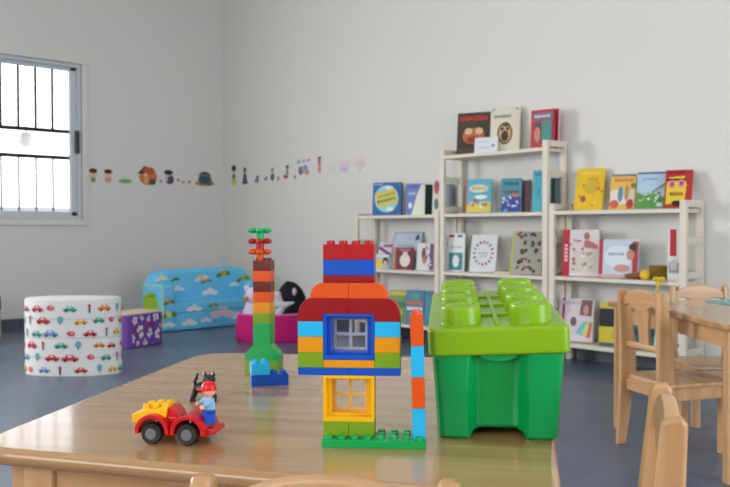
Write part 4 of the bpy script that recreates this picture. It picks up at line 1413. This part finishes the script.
rt = Vector((0.677, 0.736, 0))
p = Vector((TBX, TBY, 0.07)) + rt * 0.085
t = thing('orca_plush', 'black and white plush sea animal sitting in the magenta tub', 'soft toy', p, HEAD)
BLK, WHP = cloth((26, 27, 30)), cloth((196, 196, 202))
b = MB()
prof = [(-0.035, 0.0, 0.005)]
for i in range(17):
    a = i / 16
    prof.append((-0.035 + 0.055 * math.sin(a * PI * 0.8), 0, 0.03 + 0.285 * a))
rad = [0.02] + [0.002 + 0.116 * math.sin(PI * min(1, 0.25 + 0.75 * i / 16)) ** 0.6 for i in range(17)]
b.tube(prof, rad, BLK, 32)
body = b.build('plush_body', t)
b = MB()
b.tube([(-0.065, -0.035, 0.08), (-0.066, -0.045, 0.15), (-0.06, -0.045, 0.205), (-0.05, -0.04, 0.25)], [0.06, 0.074, 0.066, 0.02], WHP, 20)
b.build('belly', t)
b = MB()
b.ell((0.055, -0.075, 0.25), (0.013, 0.03, 0.026), WHP, None, 14)
b.build('eye_patch', t)
b = MB()
b.tube([(-0.07, -0.105, 0.185), (-0.01, -0.122, 0.165), (0.055, -0.112, 0.185)], [0.034, 0.026, 0.005], WHP, 14)
b.tube([(-0.02, -0.115, 0.15), (-0.04, -0.115, 0.115), (-0.05, -0.11, 0.075)], [0.024, 0.022, 0.016], WHP, 14)
b.build('flipper', t)
b = MB()
b.ell((-0.075, -0.108, 0.225), (0.008, 0.006, 0.009), BLK, None, 10)
b.build('eye', t)
p = Vector((TBX, TBY, 0.052)) - rt * 0.14
t = thing('bear_plush', 'small white and lilac soft toy peeking out of the magenta tub', 'soft toy', p, HEAD)
t.scale = (1.2, 1.0, 1.25)
LV = cloth((208, 206, 224))
b = MB()
b.tube([(0, 0, 0.04), (0, 0, 0.10), (0.005, 0, 0.16)], [0.05, 0.055, 0.035], LV, 20)
b.ell((0.012, -0.01, 0.19), (0.052, 0.048, 0.048), LV)
b.build('plush_body', t)
for s in (-1, 1):
    b = MB()
    b.ell((0.012 + s * 0.042, 0, 0.228), (0.017, 0.01, 0.017), LV, None, 12)
    b.build('ear', t)
b = MB()
b.ell((-0.03, -0.05, 0.176), (0.016, 0.012, 0.014), cloth((206, 120, 70)), None, 12)
b.build('muzzle', t)

# ------------------------------------------------------------------ stickers along the two walls
def sticker(label, px, ybot, wpx, hpx, prints, wall, name='wall_sticker'):
    k = (px - 365.0) / F_PX
    dx, dy = 0.677 * k - 0.736, 0.736 * k + 0.677
    if wall == 'back':
        Y = YB - 0.0002
        X = dx / dy * Y
        fx, cosv = (1, 0, 0), 0.68
    else:
        X = XL + 0.0002
        Y = dy / dx * X
        fx, cosv = (0, 1, 0), 0.735
    D = depth_of(X, Y)
    z = EYE - (ybot - 228) * D / F_PX
    b = MB()
    shapes_on(b, prints, wpx * D / F_PX / cosv, hpx * D / F_PX, frame((0, 0, 0), fx, (0, 0, 1)), 0.0001, 0.00015)
    o = b.build(name, None, (X, Y, z), smooth=False)
    tag(o, label, 'wall sticker', 'wall stickers around the room')
    return o


SKN, HR = (230, 186, 160), (52, 42, 46)
sticker('wall sticker of a dark-haired child in green, first after the window', 94, 182, 7, 14, [('e', 0, 0.25, 0.26, 0.26, (120, 140, 100)), ('e', 0, 0.64, 0.38, 0.28, SKN), ('e', 0, 0.84, 0.46, 0.18, HR)], 'left')
sticker('wall sticker of a dark-haired child in pink, next to the one in green', 109, 182, 7, 13, [('e', 0, 0.25, 0.36, 0.26, (216, 150, 156)), ('e', 0, 0.62, 0.38, 0.28, SKN), ('e', 0, 0.84, 0.46, 0.18, HR)], 'left')
sticker('wall sticker of a low green grass tuft', 126, 183, 11, 9, [('e', 0, 0.25, 0.5, 0.25, (110, 180, 92)), ('p', 0, 0, [(-0.3, 0.3), (-0.1, 0.3), (-0.12, 0.8)], (140, 200, 120)), ('e', 0.1, 0.8, 0.14, 0.2, (206, 214, 206))], 'left')
sticker('wall sticker of a brown-orange mushroom cottage with dark roof', 148, 185, 16, 20, [('e', 0.05, 0.42, 0.46, 0.42, (206, 120, 84)), ('p', 0, 0, [(-0.5, 0.56), (-0.12, 0.98), (0.16, 0.8), (0.02, 0.6)], (84, 50, 60)), ('e', 0.1, 0.72, 0.3, 0.2, (190, 90, 66)), ('e', 0.26, 0.18, 0.18, 0.16, (104, 74, 52)), ('r', -0.05, 0.25, 0.18, 0.34, (226, 170, 120)), ('e', -0.08, 0.52, 0.1, 0.07, (240, 210, 150))], 'left')
sticker('wall sticker of a figure in a violet cape, after the cottage', 169.5, 184, 9, 14, [('e', 0.08, 0.34, 0.4, 0.34, (80, 66, 110)), ('e', -0.1, 0.7, 0.26, 0.2, SKN), ('e', -0.02, 0.84, 0.42, 0.18, HR), ('r', -0.2, 0.35, 0.16, 0.3, (216, 200, 200))], 'left')
for i, (px_, yb_, c_, lb) in enumerate(((161.5, 184, (150, 150, 190), 'tiny lilac flower wall sticker beside the cottage'), (179, 183, (196, 110, 100), 'tiny red mushroom wall sticker after the violet cape figure'), (184, 185, (170, 150, 140), 'tiny tan mushroom wall sticker between two red ones'), (190, 185, (200, 110, 90), 'tiny red mushroom wall sticker before the cauldron'))):
    sticker(lb, px_, yb_, 3, 5, [('r', 0, 0.25, 0.3, 0.5, (214, 204, 196)), ('e', 0, 0.68, 0.46, 0.3, c_)], 'left')
sticker('wall sticker of a blue-green cauldron on logs, last before the corner', 205.5, 186, 17, 15, [('e', 0, 0.18, 0.5, 0.18, (168, 122, 74)), ('e', 0, 0.45, 0.34, 0.32, (60, 92, 104)), ('e', 0, 0.84, 0.24, 0.12, (70, 62, 78)), ('s', 0, 0.16, 0.8, 0.2, [(96, 74, 60), (206, 160, 80)], 8, 0.06), ('e', 0, 0.74, 0.36, 0.07, (84, 124, 134))], 'left')
sticker('wall sticker of a dark-haired girl in a yellow-green skirt, first after the corner', 234.5, 185, 6, 20, [('e', 0, 0.2, 0.44, 0.22, (190, 200, 60)), ('e', 0, 0.45, 0.28, 0.14, (70, 70, 96)), ('e', 0, 0.68, 0.34, 0.14, SKN), ('e', 0, 0.84, 0.46, 0.16, HR)], 'back')
sticker('wall sticker of a tall figure in a dark violet gown', 245.5, 184, 7, 17, [('p', 0, 0, [(-0.5, 0), (0.5, 0), (0.2, 0.62), (-0.2, 0.62)], (74, 68, 104)), ('e', 0, 0.7, 0.24, 0.12, (160, 140, 150)), ('e', 0, 0.86, 0.26, 0.13, (84, 76, 110))], 'back')
sticker('small wall sticker of a crouching grey-violet animal', 257.5, 183, 6, 8, [('e', 0, 0.3, 0.46, 0.3, (130, 124, 146)), ('e', 0.12, 0.72, 0.26, 0.24, (104, 98, 124))], 'back')
sticker('tiny grey bird wall sticker between the animal and a violet figure', 266, 181, 5, 5, [('e', 0, 0.4, 0.46, 0.3, (140, 136, 152)), ('e', 0.25, 0.7, 0.2, 0.2, (116, 112, 132))], 'back')
sticker('wall sticker of a slim dark violet figure with raised hat', 273, 181, 5.5, 14, [('e', 0, 0.28, 0.4, 0.28, (92, 84, 120)), ('e', 0, 0.66, 0.3, 0.15, (190, 170, 176)), ('p', 0, 0, [(-0.36, 0.74), (0.36, 0.74), (0.05, 1.0)], (80, 72, 110))], 'back')
sticker('tiny grey-green leaf wall sticker beside the slim violet figure', 279, 181, 3.5, 5, [('e', 0, 0.5, 0.44, 0.44, (150, 164, 156))], 'back')
sticker('wall sticker of a dancing figure in mauve and red', 287, 179, 7, 15, [('e', -0.1, 0.16, 0.4, 0.14, (176, 80, 104)), ('e', 0.12, 0.44, 0.2, 0.28, (150, 120, 156)), ('e', 0.15, 0.8, 0.24, 0.15, (110, 84, 104))], 'back')
sticker('tiny red flower wall sticker at the dancer\'s feet', 295.5, 179, 3, 4, [('e', 0, 0.5, 0.46, 0.46, (196, 110, 124))], 'back')
sticker('wall sticker of a crowded garland of coloured birds and flowers', 304, 176, 14, 17, [('e', -0.2, 0.32, 0.2, 0.26, (120, 110, 130)), ('e', 0.12, 0.4, 0.22, 0.24, (130, 160, 196)), ('e', 0.3, 0.2, 0.18, 0.16, (214, 160, 130)), ('e', -0.36, 0.86, 0.13, 0.11, (130, 190, 130)), ('e', 0.02, 0.86, 0.12, 0.1, (130, 180, 206)), ('e', 0.4, 0.9, 0.12, 0.09, (206, 130, 140)), ('s', 0, 0.35, 0.7, 0.5, [(206, 120, 130), (226, 200, 120), (120, 150, 190)], 12, 0.05)], 'back')
sticker('wall sticker of a tall red and rose figure after the garland', 320, 173.5, 6, 17, [('e', 0, 0.3, 0.3, 0.3, (206, 140, 160)), ('e', 0, 0.68, 0.3, 0.16, (196, 96, 104)), ('e', 0, 0.9, 0.36, 0.1, (176, 80, 90))], 'back')
sticker('faint pale pink flower wall sticker before the pink bushes', 333, 173, 8, 8, [('e', -0.1, 0.5, 0.3, 0.36, (222, 212, 222)), ('e', 0.26, 0.4, 0.2, 0.26, (210, 216, 226))], 'back')
sticker('pale pink bush wall sticker, smaller of the last two', 345, 173.5, 11, 13, [('e', 0, 0.5, 0.48, 0.46, (228, 206, 222)), ('e', 0.1, 0.3, 0.3, 0.24, (216, 190, 214)), ('e', -0.24, 0.28, 0.18, 0.18, (206, 200, 224))], 'back')
sticker('pale pink round-crowned tree wall sticker at the end of the row', 360.5, 172.5, 14, 15, [('r', 0, 0.14, 0.1, 0.28, (190, 176, 176)), ('e', 0, 0.6, 0.5, 0.4, (228, 212, 216)), ('e', 0.1, 0.5, 0.3, 0.22, (222, 200, 208))], 'back')
